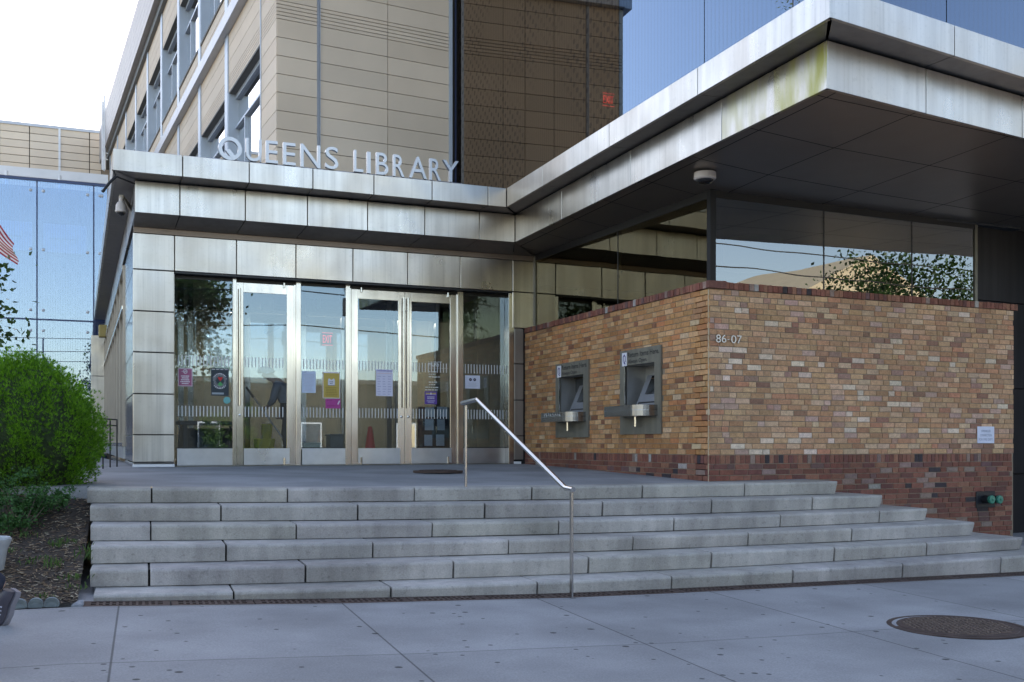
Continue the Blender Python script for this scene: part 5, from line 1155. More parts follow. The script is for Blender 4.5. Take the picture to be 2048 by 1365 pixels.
mb = MB(); TF.box(mb, .0, TF.len + .2, 9.36, 9.62, -.02, .16); mb.build('ledge', COPING, tan, bevel=.008)
# left face: piers of windows every 3.7 m
MOD = 3.70; W0, W1 = 1.29, 4.66
tx = lambda t: LT_ - t
mb = MB(); tpanels(mb, TL, tx(W0), tx(.0) - .0, 2.6, 9.36)                 # corner strip, lower storeys
wins = []
for k in range(10):
    a, b = W0 + MOD * k, W1 + MOD * k
    if b > 37: break
    tpanels(mb, TL, tx(b), tx(a), 8.0, 9.36); tpanels(mb, TL, tx(b), tx(a), 2.6, 5.6)
    wins += [(a, b, 5.6, 8.0), (a, b, 10.4, 12.8)]
    tpanels(mb, TL, tx(b), tx(a), 9.66, 10.4); tpanels(mb, TL, tx(b), tx(a), 12.8, 13.98)
tpanels(mb, TL, tx(W0), tx(0.), 9.66, 13.98)
mb.build('side_wall', TERRA, tan, fixn=False)
for k in range(10):
    b = W1 + MOD * k
    if b > 36: break
    mb = MB(); TL.box(mb, tx(b + MOD - (W1 - W0)), tx(b), 2.6, 9.36, -.05, .03); TL.box(mb, tx(b + MOD - (W1 - W0)), tx(b), 9.66, 13.98, -.05, .03); mb.build('metal_pier', BLUEM, tan, bevel=.004)
mb = MB(); TL.box(mb, tx(W0) - .03, tx(W0), 2.6, 9.36, -.05, .02); mb.build('metal_pier', BLUEM, tan)
mb = MB(); TL.box(mb, 0, LT_ + .1, 9.36, 9.66, -.1, .17); mb.build('ledge', COPING, tan, bevel=.008)
mb = MB()
for k in range(6): TL.box(mb, 0, LT_ + .1, 14.25 + k * .29, 14.25 + (k + 1) * .29 - .012, -.35, .30)
mb.build('fascia', M('side_fascia', (.40, .37, .36), .5, .2, .06, 1.), tan)
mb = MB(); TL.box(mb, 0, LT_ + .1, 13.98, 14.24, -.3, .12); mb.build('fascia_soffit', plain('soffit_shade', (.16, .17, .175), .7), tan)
for a, b, z0, z1 in wins:
    dp = .21; mb = MB(); x0, x1 = tx(b), tx(a); fw = .05
    TL.box(mb, x0, x0 + .06, z0, z1, -dp, 0.02)                       # deep pale jamb on the far side
    f = mb.build('window', BLUEM, tan); 
    mb = MB(); TL.box(mb, x1 - .05, x1, z0, z1, -dp, -.02); TL.box(mb, x0 + .06, x1 - .05, z1 - .015, z1 + .04, -dp, -.002); TL.box(mb, x0, x1, z0 - .04, z0 + .02, -dp, .03); mb.build('reveal', plain('reveal_grey', (.13, .13, .12), .7), f)
    mb = MB(); zt = z0 + (z1 - z0) * .68
    TL.box(mb, x0 + .06, x1 - .05, zt - .025, zt + .025, -dp, -dp + .07); TL.box(mb, x0 + 1.05, x0 + 1.11, z0, zt, -dp, -dp + .07); TL.box(mb, x0 + .06, x1 - .05, z1 - .12, z1, -dp, -dp + .06); mb.build('window_bar', BLUEM, f)
    mb = MB(); TL.box(mb, x0 + .06, x1 - .05, z0, z1, -dp - .02, -dp); mb.build('pane', GSKY, f)
# ladder at the far end of the roof
ld = thing('roof_ladder', 'pale metal ladder rising above the roofline at the far end of the tan block', 'ladder', (1.0, 56, 8))
mb = MB(); q_ = 54.; 
def sk(u, v, q): k = (u - 1024) / F; return Vector((q * (SY + k * CY), q * (CY - k * SY), (PY - v) * q / F + CZ))
for u, v in ((209.5, 191), (205.5, 203)): mb.tube([sk(u, v, 50), sk(u, 340, 50)], .055, 8)
mb.build('stile', WHITEM, ld); mb = MB()
for k in range(11): v = 194 + 12.4 * k; mb.tube([sk(209.5, v, 50), sk(228 if k < 6 else 216, v + 2, 50)], .022, 6)
mb.build('rung', WHITEM, ld)
mb = MB()
for k in range(10): v = 255 + 9.3 * k; mb.tube([sk(205.5, v, 50), sk(209.5, v + 4, 50)], .03, 6)
mb.build('cage_bar', COPING, ld)

# far wing at the left, seen above the glass screen
wing = thing('terracotta_wing', 'distant tan terracotta wing closing the view at the upper left', 'building', (-8, 57.6, 8))
WF = Fr((-40, 57.6), (1.30, 57.55)); mb = MB(); z = 16.0; xb = [WF.len - .05 - 1.51 * k for k in range(27)]
xj = [WF.x(u) for u in (203, 179, 119, 59, -1)]; xj += [xj[-1] - 1.5 * k for k in range(1, 20)]
for a, b in zip(xj[1:], xj):
    for k in range(30): WF.box(mb, a + .02, b - .02, 16 - (k + 1) * .385 + .015, 16 - k * .385 - .015, -.1, 0, tuple(c * 1.12 for c in CT(rgt)))
WF.box(mb, xj[0], WF.len + 2, 3, 16, -.2, -.05, (.3, .24, .18)); mb.build('panel_wall', TERRA, wing, fixn=False)
mb = MB(); WF.box(mb, 0, WF.len + 2, -1.3, 15.95, -.6, -.09); mb.build('wall_backing', plain('backing_brown', 0), wing)
mb = MB(); WF.box(mb, 0, WF.len + .3, 15.97, 16.12, -.6, .05); mb.build('coping', COPING, wing)
mb = MB(); WF.box(mb, xj[2] - .05, xj[2] + .05, 3, 16.0, -.05, .06); mb.build('downpipe', WHITEM, wing)

# blue glass screen at the left, with a guard rail along its top
scr = thing('glass_screen', 'tall blue glass screen wall with fine vertical lines at the far left', 'glass wall', (-3, 33.5, 0))
SF = Fr((-14, 33.5), (.86, 33.45)); xv = [SF.x(u) for u in (216, 187.5, 74, -39, -152, -265)]
for i, (a, b) in enumerate(zip(xv[1:], xv)):
    for z0, z1 in ((-1.2, 3.62), (3.67, 7.72)):
        mb = MB(); SF.box(mb, a + .02, b - .02, z0, z1, -.02, 0); p = mb.build('glass_pane', GSCR, scr)
        mb = MB()
        for x in (a + .17, b - .17):
            for z in (z0 + .25, (z0 + z1) / 2, z1 - .3): mb.lathe([(.045, 0), (.045, .02), (.02, .03), (0, .03)], SF.P(x, z, .001), (SF.n.x, SF.n.y, 0), 12)
        mb.build('bolts', COPING, p, smooth=True)
mb = MB(); SF.box(mb, 0, SF.len, -1.2, 7.72, -.9, -.85); mb.build('back_wall', plain('screen_back', (.18, .21, .27), .8), scr)
mb = MB(); SF.box(mb, 0, SF.len, 7.70, 7.78, -.1, .03)
for x in xv[1:]: SF.box(mb, x - .018, x + .018, -1.2, 7.7, -.06, -.022)
SF.box(mb, 0, SF.len, 3.625, 3.665, -.06, -.022); mb.build('frame', plain('blue_frame', (.03, .05, .12), .4, .3), scr)
# shelves seen behind the screen glass
mb = MB()
for a, b in ((xv[2] + .15, xv[1] - .2), (xv[3] + .15, xv[2] - .15)):
    SF.box(mb, a, b, 5.75, 6.6, -.80, -.62); SF.box(mb, a + .15, b - .3, 6.15, 6.30, -.60, -.5)
mb.build('duct_housing', plain('pale_duct', (.55, .62, .72), .6), scr)
tr_ = thing('terrace_rail', 'white metal guard rail running above the blue glass screen', 'guard rail', SF.P(10, 7.8))
RF = Fr((-14, 37.5), (1.0, 37.4)); q0 = lambda v, u: onW(u, v, RF.A, RF.B)
mb = MB(); RF.box(mb, 0, RF.len, 8.72, 9.02, -.3, 0); mb.build('top_band', WHITEM, tr_)
mb = MB(); mb.tube([RF.P(0, 8.48, .5), RF.P(RF.len, 8.48, .5)], .03, 8); mb.build('rail', WHITEM, tr_); mb = MB()
for u in (15, 120, -90): x = RF.x(u); mb.tube([RF.P(x, 7.0, .5), RF.P(x, 8.75, .45)], .05, 8)
mb.build('post', WHITEM, tr_)

# ------------------------------------------------------------------ blue glass block above the canopy on the right
gb = thing('glass_block', 'blue mirrored glass block rising above the canopy at the right', 'glass building', (7.0, 8.6, 4))
ED = onL(902, (7.0, 30), (7.0, 8.6))[0]
GWF = Fr((7.19, TF.P(TF.len - .02, 0).y + .05), (7.17, 8.65)); GFF = Fr((7.17, 8.65), (14.0, 9.70))
ys = [10.93, 13.13, 15.33, 17.53]; xg = [0.05] + [GWF.A.y - y for y in sorted(ys, reverse=True)] + [GWF.len]
mb = MB(); a_, b_ = .0, .0
for a, b in zip(xg, xg[1:]):
    for z0, z1 in ((3.6, 9.5), (9.51, 16.2)):
        mb = MB(); GWF.box(mb, a + .008, b - .008, z0, z1, -.02, 0); mb.build('glass_pane', GWALLB if GWF.A.y - b > 13.0 else GWALL, gb)
xh_ = GFF.x(1893); xg = [0, xh_ - 4.05, xh_ - 2.02, xh_, xh_ + 2.02, xh_ + 4.05]; xg = [x for x in xg if x > .3 or x == 0] ; xg = [0] + [x for x in xg if x > .3]
for a, b in zip(xg, xg[1:]):
    for z0, z1 in ((3.6, 9.5), (9.51, 16.2)):
        mb = MB(); GFF.box(mb, a + .008, b - .008, z0, z1, -.02, 0); mb.build('glass_pane', GWALLX, gb)
mb = MB(); GWF.box(mb, .0, GWF.len - .05, 3.5, 16.2, -.5, -.42); GFF.box(mb, .45, GFF.len, 3.5, 16.2, -.5, -.42); mb.build('inner_wall', plain('block_dark', (.035, .045, .07), .7), gb)
mb = MB(); GWF.box(mb, -.02, .03, 3.5, 16.2, -.06, .015); mb.build('edge_frame', plain('blue_frame', 0), gb)
mb = MB(); z = 16.2 + CZ; mb.slab([(7.0, 8.65), (24, 11.2), (24, 40), (7.0, 40)], z, z + .3); mb.slab([(14.0, 9.8), (24, 11.3), (24, 40), (14.1, 40)], -1.4 + CZ, z); mb.build('roof_and_core', plain('block_core', (.2, .2, .22), .8), gb)
mb = MB(); mb.slab([(3.7, 20.2), (7.0, 20.2), (24, 20.2), (24, 57), (1.9, 57)], 14.2 + CZ, 15.95 + CZ); mb.build('roof', DECK, tan)
EF = Fr((6.94, 14.5), (6.94, 12.5))
xe = GWF.x(1205), GWF.x(1229); EXITM = M('exit_glow', (.5, .02, .03), .4, emit=(1., .05, .06), estr=16.)
EXF = Fr((7.25, 13.81), (7.6, 13.81)); exit_sign('red lit exit sign inside the dark mirrored glass high above the canopy', EXF, 1205, 1229, 187, 213, 0)
# leafy tip showing over the canopy edge
rg = random.Random(41); t = thing('roof_plant', 'small leafy yellow-green plant tip showing over the canopy edge at the top', 'plant', (6.55, 8.85, ZU1 + CZ)); mb = MB(); st = MB(); tip = sk(1578, 2, 10.55)
st.tube([(tip.x + .12, tip.y + .1, ZU1 + CZ - .05), tip + Vector((.05, 0, .1)), tip + Vector((-.1, 0, .12))], [.008, .006, .003], 5)
for k in range(90):
    p = tip + Vector((rg.gauss(0, .07), rg.gauss(0, .08), rg.gauss(.05, .06))); d = Vector((rg.gauss(0, 1), rg.gauss(0, 1), rg.gauss(-.3, .6))).normalized(); s = d.orthogonal() * .012; l = rg.uniform(.025, .05)
    mb.add([p, p + d * l * .5 + s, p + d * l, p + d * l * .5 - s], [(0, 1, 2, 3)])
mb.build('leaves', leaf_mat('tip_leaf', (.07, .11, .02), (.22, .22, .06)), t, fixn=False); st.build('stem', BARK, t)

# ------------------------------------------------------------------ flag at the left edge
fl = thing('flag', 'american flag hanging limp from a pole at the far left edge', 'flag', sk(-46, 1100, 16)); FLG = M('flag_cloth', (1, 1, 1), .8, 0, .05, 5., attr=True)
hp = sk(-46, 300, 16); bt = Vector((hp.x, hp.y, CZ - 1.2)); mb = MB(); mb.tube([bt, hp], [.05, .035], 10); mb.build('pole', COPING, fl, smooth=True)
mb = MB(); nu, nv = 26, 26; L_ = 1.45; dr = Vector((CY, -SY, 0)); nr = Vector((SY, CY, 0)); z_t = hp.z - .1
def fp(a, b):
    hgt = .50 * (1 - .35 * a); x = .60 * a + .03 * math.sin(5 * a + 2 * b); z = z_t - b * hgt - .70 * a ** .9; y = .05 * math.sin(9 * b * (1 - .3 * a) + 3 * a) * (.3 + a)
    P0 = Vector((hp.x, hp.y, 0)) + dr * x + nr * y; return (P0.x, P0.y, z)
off_z = sk(34, 530, 16).z - fp(1, 1)[2]
for i in range(nu):
    for j in range(nv):
        a, b = (i + .5) / nu, (j + .5) / nv; s = int(b * 13) % 2; c = (.42, .03, .04) if s == 0 else (.72, .70, .68)
        if a < .42 and b < 7 / 13: c = (.03, .04, .14)
        mb.quad(*[Vector(fp(x / nu, y / nv)) + Vector((0, 0, off_z)) for x, y in ((i, j), (i + 1, j), (i + 1, j + 1), (i, j + 1))], col=c)
mb.build('cloth', FLG, fl, smooth=True, fixn=False)

# ------------------------------------------------------------------ people
def skin_mesh(name, joints, edges, mat, parent, sub=2, root=None):
    names = list(joints); me = bpy.data.meshes.new(name); me.from_pydata([joints[n][0] for n in names], [(names.index(a), names.index(b)) for a, b in edges], [])
    o = bpy.data.objects.new(name, me); COL.objects.link(o); o.modifiers.new('s', 'SKIN'); 
    for i, n in enumerate(names):
        r = joints[n][1]; sv_ = me.skin_vertices[0].data[i]; sv_.radius = (r, r) if not isinstance(r, tuple) else r; sv_.use_root = (n == (root or names[0]))
    o.modifiers.new('u', 'SUBSURF').levels = sub
    bpy.context.view_layer.update(); dg = bpy.context.evaluated_depsgraph_get(); m2 = bpy.data.meshes.new_from_object(o.evaluated_get(dg)); bpy.data.objects.remove(o); bpy.data.meshes.remove(me)
    m2.materials.clear(); m2.materials.append(mat); m2.polygons.foreach_set('use_smooth', [True] * len(m2.polygons)); m2.name = name
    q = bpy.data.objects.new(name, m2); COL.objects.link(q); q.parent = parent; off = wloc(parent)
    for v in m2.vertices: v.co -= off
    return q
SKIN = M('skin', (.42, .24, .17), .5, 0, .06, 12.)
def hand(j, e, nm, wrist, fdir, side, r=.0085, curl=.5):
    """palm with four bent fingers of unequal length and a thumb leaving the side of the palm"""
    f = Vector(fdir).normalized(); s = Vector(side).normalized(); dn = f.cross(s).normalized(); w = Vector(wrist)
    j[nm + 'p'] = (w + f * .05, (.032, .017)); e.append((nm, nm + 'p'))
    for k, (o_, l) in enumerate(((-.027, .062), (-.009, .072), (.009, .068), (.026, .053))):
        b = w + f * .085 + s * o_; m_ = b + (f - dn * curl * .6).normalized() * l * .55; t = m_ + (f * (1 - curl) - dn * curl).normalized() * l * .5; n_ = nm + 'f%d' % k
        j[n_ + 'a'] = (b, r * 1.1); j[n_ + 'b'] = (m_, r); j[n_ + 'c'] = (t, r * .8); e += [(nm + 'p', n_ + 'a'), (n_ + 'a', n_ + 'b'), (n_ + 'b', n_ + 'c')]
    b = w + f * .03 - s * .034; m_ = b + (f * .6 - s * .7).normalized() * .035; t = m_ + (f * .8 - dn * .6).normalized() * .03; j[nm + 'ta'] = (b, r * 1.2); j[nm + 'tb'] = (m_, r * 1.1); j[nm + 'tc'] = (t, r * .9); e += [(nm + 'p', nm + 'ta'), (nm + 'ta', nm + 'tb'), (nm + 'tb', nm + 'tc')]
def person(name, label, org, fwd, J, hair, hairm, shirt, trous, shoe, sleeves=True):
    """J: joint name -> (forward, side, up) in metres; org on the floor, fwd = unit walking direction in plan"""
    f = Vector((fwd[0], fwd[1], 0)).normalized(); s = Vector((f.y, -f.x, 0)); o = Vector(org)      # s: the person's right
    Wd = lambda p: o + f * p[0] + s * p[1] + Vector((0, 0, p[2])); T = thing(name, label, 'person', o)
    P = {k: Wd(v) for k, v in J.items()}; up = (P['head'] - P['neck']).normalized(); hf = (f - up * f.dot(up)).normalized() if 'look' not in J else (P['look'] - P['head']).normalized()
    rad = dict(hip=.12, waist=.115, chest=.13, neck=.052, chin=.062, head=.088, crown=.062)
    j, e = {}, []
    for k, r in (('hip', .12), ('waist', .11), ('chest', .125), ('neckb', .06), ('chin', .06), ('head', .088), ('crown', .055)):
        j[k] = (dict(neckb=P['neck'], chin=P['neck'] + up * .075 + hf * .02, head=P['neck'] + up * .165 + hf * .025, crown=P['neck'] + up * .235).get(k, P.get(k)), r)
    e += [('hip', 'waist'), ('waist', 'chest'), ('chest', 'neckb'), ('neckb', 'chin'), ('chin', 'head'), ('head', 'crown')]
    hd = j['head'][0]; sd = hf.cross(up).normalized()
    j['nose'] = (hd + hf * .098 - up * .012, .014); e.append(('head', 'nose')); j['jaw'] = (hd + hf * .075 - up * .085, .030); e.append(('chin', 'jaw'))
    for q, n_ in ((-1, 'earl'), (1, 'earr')): j[n_] = (hd + sd * q * .092 - hf * .01, (.012, .022)); e.append(('head', n_))
    for q in 'lr':
        j['sh' + q] = (P['sh' + q], .058); j['el' + q] = (P['el' + q], .042); j['wr' + q] = (P['wr' + q], .027); e += [('chest', 'sh' + q), ('sh' + q, 'el' + q), ('el' + q, 'wr' + q)]
        fd_ = (P['wr' + q] - P['el' + q]).normalized(); hand(j, e, 'wr' + q, P['wr' + q], fd_, fd_.cross(Vector((0, 0, 1))) if abs(fd_.z) < .9 else s, curl=.75)
        j['th' + q] = (P['th' + q], .085); j['kn' + q] = (P['kn' + q], .058); j['an' + q] = (P['an' + q], .042); e += [('hip', 'th' + q), ('th' + q, 'kn' + q), ('kn' + q, 'an' + q)]
    body = skin_mesh('body', j, e, SKIN, T, 2, 'hip')
    # face: eyes and mouth
    mb = MB()
    for q in (-1, 1): mb.lathe([(.011, 0), (.009, .006), (0, .008)], hd + hf * .080 + sd * q * .032 + up * .012, hf, 10)
    mb.build('eyes', plain('eye_dark', (.03, .025, .02), .3), T); mb = MB(); mb.tube([hd + hf * .094 - up * .062 - sd * .022, hd + hf * .100 - up * .060, hd + hf * .094 - up * .062 + sd * .022], .005, 6); mb.build('mouth', plain('lip', (.30, .12, .10), .5), T)
    # hair: shell over the skull
    mb = MB(); n1, n2 = 16, 9; vs = []
    for a in range(n2 + 1):
        el = math.pi / 2 * (1 - a / n2 * 1.22)
        for b in range(n1):
            az = 2 * math.pi * b / n1; d = hf * math.cos(az) * math.cos(el) + sd * math.sin(az) * math.cos(el) + up * math.sin(el)
            if math.cos(az) > .3 and el < .35: el2 = .35; d = hf * math.cos(az) * math.cos(el2) + sd * math.sin(az) * math.cos(el2) + up * math.sin(el2)
            vs.append(hd + up * .02 - hf * .008 + Vector((d.x, d.y, d.z)) * (.112 + hair))
    mb.add(vs, [(a * n1 + b, a * n1 + (b + 1) % n1, (a + 1) * n1 + (b + 1) % n1, (a + 1) * n1 + b) for a in range(n2) for b in range(n1)] + [list(range(n1))]); mb.build('hair', hairm, T, smooth=True)
    c = {k: (P[k], r) for k, r in (('hip', .135), ('waist', .135), ('chest', .15))}; c['col'] = (P['neck'] - up * .07, .062); ce = [('hip', 'waist'), ('waist', 'chest'), ('chest', 'col')]
    for q in 'lr':
        c['sh' + q] = (P['sh' + q], .076); c['el' + q] = (P['el' + q], .062); ce += [('chest', 'sh' + q), ('sh' + q, 'el' + q)]
        if sleeves: c['cu' + q] = (P['el' + q].lerp(P['wr' + q], .85), .045); ce.append(('el' + q, 'cu' + q))
    skin_mesh('shirt', c, ce, shirt, T, 2, 'waist')
    c = {'hip': (P['hip'] - Vector((0, 0, .02)), .14)}; ce = []
    for q in 'lr':
        c['th' + q] = (P['th' + q], .105); c['kn' + q] = (P['kn' + q], .082); c['cu' + q] = (P['kn' + q].lerp(P['an' + q], 1.0), .072); ce += [('hip', 'th' + q), ('th' + q, 'kn' + q), ('kn' + q, 'cu' + q)]
    skin_mesh('trousers', c, ce, trous, T, 2, 'hip')
    for q in 'lr': shoe_mesh(T, P['an' + q], (P['to' + q] - P['he' + q]), P['he' + q], shoe, s)
    return T
def shoe_mesh(T, ank, d, heel, mats, side):
    L_ = d.length; f = d.normalized(); up = side.cross(f).normalized(); up = up if up.dot(ank - heel) > 0 else -up; r = f.cross(up)
    mb = MB(); st = [(-.0, .030, .0), (.10, .036, .0), (.35, .034, .004), (.6, .044, .0), (.82, .043, .004), (.95, .028, .014), (1.0, .010, .022)]; n = 12
    def sec(x, w, b, h):
        return [heel + f * (x * L_) + r * (w * math.cos(2 * math.pi * k / n)) + up * (b + h * (.5 + .5 * math.sin(2 * math.pi * k / n))) for k in range(n)]
    hs = [.085, .098, .088, .068, .052, .035, .016]; vs = [v for (x, w, b), h in zip(st, hs) for v in sec(x, w, b + .022, h)]
    mb.add(vs, [(a * n + k, a * n + (k + 1) % n, (a + 1) * n + (k + 1) % n, (a + 1) * n + k) for a in range(len(st) - 1) for k in range(n)] + [list(range(n)), [(len(st) - 1) * n + k for k in range(n)]]); sh = mb.build('shoe', mats[0], T, smooth=True)
    mb = MB(); pl_ = [(x, w * 1.12, b) for x, w, b in st]; top = []; bot = []
    for sg_ in (1, -1):
        for x, w, b in (pl_ if sg_ == 1 else pl_[::-1]): top.append(heel + f * (x * L_ * 1.02 - .004) + r * w * sg_ + up * (b + .034)); bot.append(heel + f * (x * L_ * 1.02 - .004) + r * w * sg_ + up * b)
    N = len(top); mb.add(bot + top, [(i, (i + 1) % N, N + (i + 1) % N, N + i) for i in range(N)] + [list(range(N))[::-1], list(range(N, 2 * N))]); mb.build('sole', mats[1], sh, smooth=True)
    mb = MB()
    for k in range(4): x = .42 + .10 * k; w = .030; hh = .022 + .088 - .05 * (x - .35) * 1.6; mb.tube([heel + f * x * L_ - r * w + up * (hh - .012), heel + f * x * L_ + up * (hh + .004), heel + f * x * L_ + r * w + up * (hh - .012)], .0045, 6)
    mb.build('laces', mats[2], sh)
DEN = M('dark_denim', (.022, .027, .045), .9, 0, .25, 40., bump=.004, bscale=30); JKT = M('dark_jacket', (.03, .032, .04), .8, 0, .15, 8.); SHG = M('shoe_grey', (.075, .068, .085), .35, 0, .15, 20.); SOL = M('sole_grey', (.22, .21, .235), .5, 0, .06, 20.); LAC = plain('lace_pale', (.55, .55, .6), .7)
HAIRB = M('hair_dark', (.025, .02, .018), .6, 0, .2, 40.); HAIRG = M('hair_grey', (.50, .50, .52), .7, 0, .15, 30.)
# walker leaving to the left: only the trailing foot shows inside the frame
toe = onZ(6, 1256, -1.19); heel = onW(36, 1182, (toe.x, toe.y), (toe.x + CY, toe.y - SY))
fw = Vector((-CY * .45 - SY * .89, SY * .45 - CY * .89, 0)).normalized(); fl_z = -1.185 + CZ
th_ = Vector((toe.x, toe.y, fl_z)); o = th_ + Vector((-CY, SY, 0)) * .34 + fw * .34 - Vector((fw.y, -fw.x, 0)) * .10
rel = lambda v: ((v - o).dot(fw), (v - o).dot(Vector((fw.y, -fw.x, 0))), v.z - o.z)
th3 = rel(toe + Vector((0, 0, .004))); he3 = rel(heel)
J = dict(hip=(0, 0, .93), waist=(.02, 0, 1.07), chest=(.05, 0, 1.30), neck=(.07, 0, 1.47), head=(.09, 0, 1.63), shl=(.04, -.19, 1.41), shr=(.04, .19, 1.41), ell=(-.12, -.24, 1.15), elr=(.14, .24, 1.16), wrl=(-.10, -.24, .92), wrr=(.30, .22, .98),
         thl=(.02, -.09, .88), thr=(0, .09, .88), knl=(.22, -.10, .50), anl=(.38, -.10, .10), hel=(.33, -.10, .01), tol=(.59, -.11, .02), knr=(-.02, .10, .50), anr=(he3[0] + .085, he3[1], he3[2] + .045), her=he3, tor=th3)
person('person', 'person in dark trousers and grey sneakers walking out at the left edge', o, fw, J, .0, HAIRB, JKT, DEN, (SHG, SOL, LAC))
# cleaner behind the single door, bent over a mop handle
q_ = 17.0 * 1.0; base = onZ(566, 905, ZP) if False else sk(572, 900, 16.9); org = Vector((base.x, base.y, ZP + CZ)); f2 = Vector((-CY, SY, 0)); r2 = Vector((f2.y, -f2.x, 0))
J = dict(hip=(-.08, 0, .92), waist=(.0, 0, 1.05), chest=(.10, 0, 1.25), neck=(.17, 0, 1.37), head=(.30, 0, 1.50), look=(.62, 0, 1.36), shl=(.10, -.20, 1.30), shr=(.10, .20, 1.30), ell=(.15, -.25, 1.04), elr=(.02, .27, 1.05), wrl=(.26, -.10, .95), wrr=(.08, -.05, .80),
         thl=(-.08, -.10, .87), thr=(-.08, .10, .87), knl=(-.02, -.11, .49), anl=(-.08, -.11, .10), hel=(-.13, -.11, .01), tol=(.13, -.12, .01), knr=(.02, .12, .49), anr=(-.04, .12, .10), her=(-.09, .12, .01), tor=(.17, .13, .01))
SHIRT = M('shirt_slate', (.25, .27, .30), .85, 0, .12, 9.)
p2 = person('person', 'grey-haired person in a slate shirt holding a mop behind the single door', org, f2, J, .014, HAIRG, SHIRT, M('trousers_black', (.02, .022, .025), .85), (plain('shoe_black', (.02, .02, .02)), plain('shoe_black', 0), LAC))
mb = MB(); a, b = sk(494, 777, 16.75), sk(577, 893, 16.75); mb.tube([a, b], .013, 10); mp_ = thing('floor_mop', 'long mop with a black grip held slantwise by the person indoors', 'mop', b); mb.build('shaft', plain('shaft_grey', (.35, .34, .33), .4, .5), mp_, smooth=True)
mb = MB(); mb.tube([a - (b - a) * .02, a + (b - a) * .16], .020, 10); mb.build('grip', plain('cone_black', 0), mp_, smooth=True)
e_ = b + (b - a).normalized() * .12; mb = MB(); mb.tube([b, Vector((e_.x, e_.y, ZP + CZ + .06))], .013, 8); mb.hexa([(e_.x - .16, e_.y - .06, ZP + CZ), (e_.x + .16, e_.y - .06, ZP + CZ), (e_.x + .16, e_.y + .06, ZP + CZ), (e_.x - .16, e_.y + .06, ZP + CZ), (e_.x - .10, e_.y - .03, ZP + CZ + .08), (e_.x + .10, e_.y - .03, ZP + CZ + .08), (e_.x + .10, e_.y + .03, ZP + CZ + .08), (e_.x - .10, e_.y + .03, ZP + CZ + .08)]); mb.build('mop_head', plain('mop_pale', (.5, .5, .48), .9), mp_)

# ------------------------------------------------------------------ across the road: what the glass mirrors
def house(name, label, x0, x1, y0, y1, h, wallm, nwin, trim):
    t = thing(name, label, 'building', ((x0 + x1) / 2, y1, -.1), 'low buildings across the road'); mb = MB(); mb.box((x0, y0, -.1), (x1, y1, h)); mb.build('wall', wallm, t)
    mb = MB(); mb.box((x0 - .15, y0 - .15, h), (x1 + .15, y1 + .15, h + .25)); mb.build('cornice', trim, t, bevel=.02)
    for fl_ in range(int(h // 3.2)):
        for k in range(nwin):
            xw = x0 + (x1 - x0) * (k + .5) / nwin; z = .9 + 3.2 * fl_; mb = MB(); mb.box((xw - .55, y1 - .02, z), (xw + .55, y1 + .03, z + 1.5)); f = mb.build('window', WHITEM, t); mb = MB(); mb.box((xw - .47, y1 + .02, z + .08), (xw + .47, y1 + .04, z + 1.42)); mb.build('pane', GSKY, f)
house('corner_house', 'pale cream two-storey building across the road, mirrored in the corner window', 38.5, 47.5, -34, -21, 9.3, M('cream_render', (.55, .47, .33), .9, 0, .06, 1.), 4, WHITEM)
house('shop_house', 'long low building across the road, wall darkened for its reflection in the doors', -22, 24, -30, -21.5, 4.4, M('darkened_render', (.022, .024, .024), .9, 0, .1, 1.), 9, plain('cornice_dark', (.06, .06, .06), .8))  # near-black wall colour stands in for shade in the mirrored band
hs_ = [o for o in bpy.data.objects if o.name == 'corner_house'][0]; mb = MB(); x0, x1, y0, y1, z0 = 38.2, 47.8, -34.3, -20.7, 9.55
mb.add([(x0, y0, z0), (x1, y0, z0), (x1, y1, z0), (x0, y1, z0), ((x0 + x1) / 2, y0, z0 + 2.2), ((x0 + x1) / 2, y1, z0 + 2.2)], [(0, 1, 2, 3), (3, 2, 5), (1, 0, 4), (2, 1, 4, 5), (0, 3, 5, 4)]); mb.build('gable_roof', MATS['cream_render'], hs_)
rg = random.Random(77)
for k, (x, y, hh, lab) in enumerate(((6.2, -20.2, 2.9, 'sunlit yellow-green hedge shrub across the road, mirrored in the leftmost pane'), (7.7, -20.3, 3.5, 'taller sunlit yellow-green hedge shrub across the road, mirrored in the single door'))):
    t = thing('hedge_shrub', lab, 'shrub', (x, y, -.1), 'hedge shrubs across the road'); mb = MB()
    for j in range(3): leafy(mb, Vector((x, y, hh * (.22 + .28 * j))), .75, .6, 900, .13, rg, 10)
    mb.build('foliage', WEED, t, fixn=False); mb = MB(); mb.tube([(x, y, -.2), (x, y, hh * .7)], [.05, .02], 6); mb.build('stems', BARK, t)
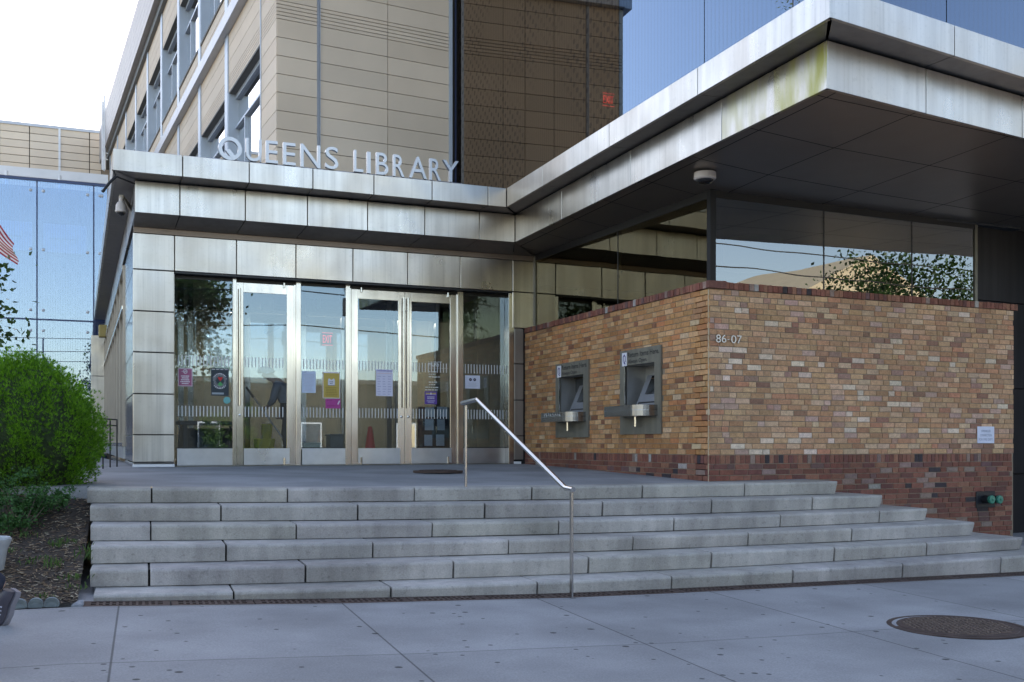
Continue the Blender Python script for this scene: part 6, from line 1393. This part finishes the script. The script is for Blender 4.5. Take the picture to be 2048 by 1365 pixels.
for k, (z, y, sag) in enumerate(((7.6, -6.2, .5), (6.9, -6.0, .45), (5.6, -5.6, .5), (8.4, -7.2, .3))):
    mb = MB(); mb.tube([(-30 + 75 * i / 40, y, z - sag * (1 - ((i % 20) / 10 - 1) ** 2) * 1.0) for i in range(41)], .022, 5); tag(mb.build('overhead_wire', BLACK), 'thin black overhead wire across the road, mirrored in the entrance glass', 'wire', 'overhead wires across the road')
for x in (-30, 7.5, 45):
    pl_ = thing('utility_pole', 'brown wooden utility pole across the road carrying the overhead wires', 'utility pole', (x, -6.6, -.1), 'utility poles across the road'); mb = MB(); mb.tube([(x, -6.6, -.2), (x, -6.6, 9)], [.15, .11], 10); mb.build('mast', BARK, pl_, smooth=True); mb = MB(); mb.box((x - .06, -7.4, 8.3), (x + .06, -5.4, 8.42)); mb.build('crossarm', BARK, pl_)

# ------------------------------------------------------------------ light
world = bpy.data.worlds.new('World'); scene.world = world; world.use_nodes = True; nt = world.node_tree; bg = nt.nodes['Background']
SUN_AZ, SUN_EL = R(15), R(32)            # sun stands behind the building, a little to the right of straight ahead
sky = nt.nodes.new('ShaderNodeTexSky'); sky.sky_type = 'NISHITA'; sky.sun_disc = False; sky.sun_elevation = SUN_EL; sky.sun_rotation = SUN_AZ; sky.air_density = 1.; sky.dust_density = 1.0; sky.ozone_density = 1.5
nt.links.new(sky.outputs[0], bg.inputs[0]); bg.inputs[1].default_value = .12
sd_ = bpy.data.lights.new('sun', 'SUN'); sd_.energy = 3.; sd_.angle = R(.53); sd_.color = (1., .95, .86); so = bpy.data.objects.new('sun', sd_); COL.objects.link(so)
dirv = Vector((math.sin(SUN_AZ) * math.cos(SUN_EL), math.cos(SUN_AZ) * math.cos(SUN_EL), math.sin(SUN_EL))); so.rotation_euler = dirv.to_track_quat('Z', 'Y').to_euler(); so.location = (0, 0, 40)
vs_ = scene.view_settings; vs_.view_transform = 'Standard'; vs_.look = 'None'; vs_.exposure = 2.1
vs_.use_white_balance = True; vs_.white_balance_temperature = 7900; vs_.white_balance_tint = 16; vs_.gamma = 1.
scene.cycles.max_bounces = 10; scene.cycles.transparent_max_bounces = 16; scene.cycles.glossy_bounces = 6; scene.cycles.diffuse_bounces = 4; scene.cycles.caustics_reflective = False; scene.cycles.caustics_refractive = False; scene.cycles.sample_clamp_indirect = 8
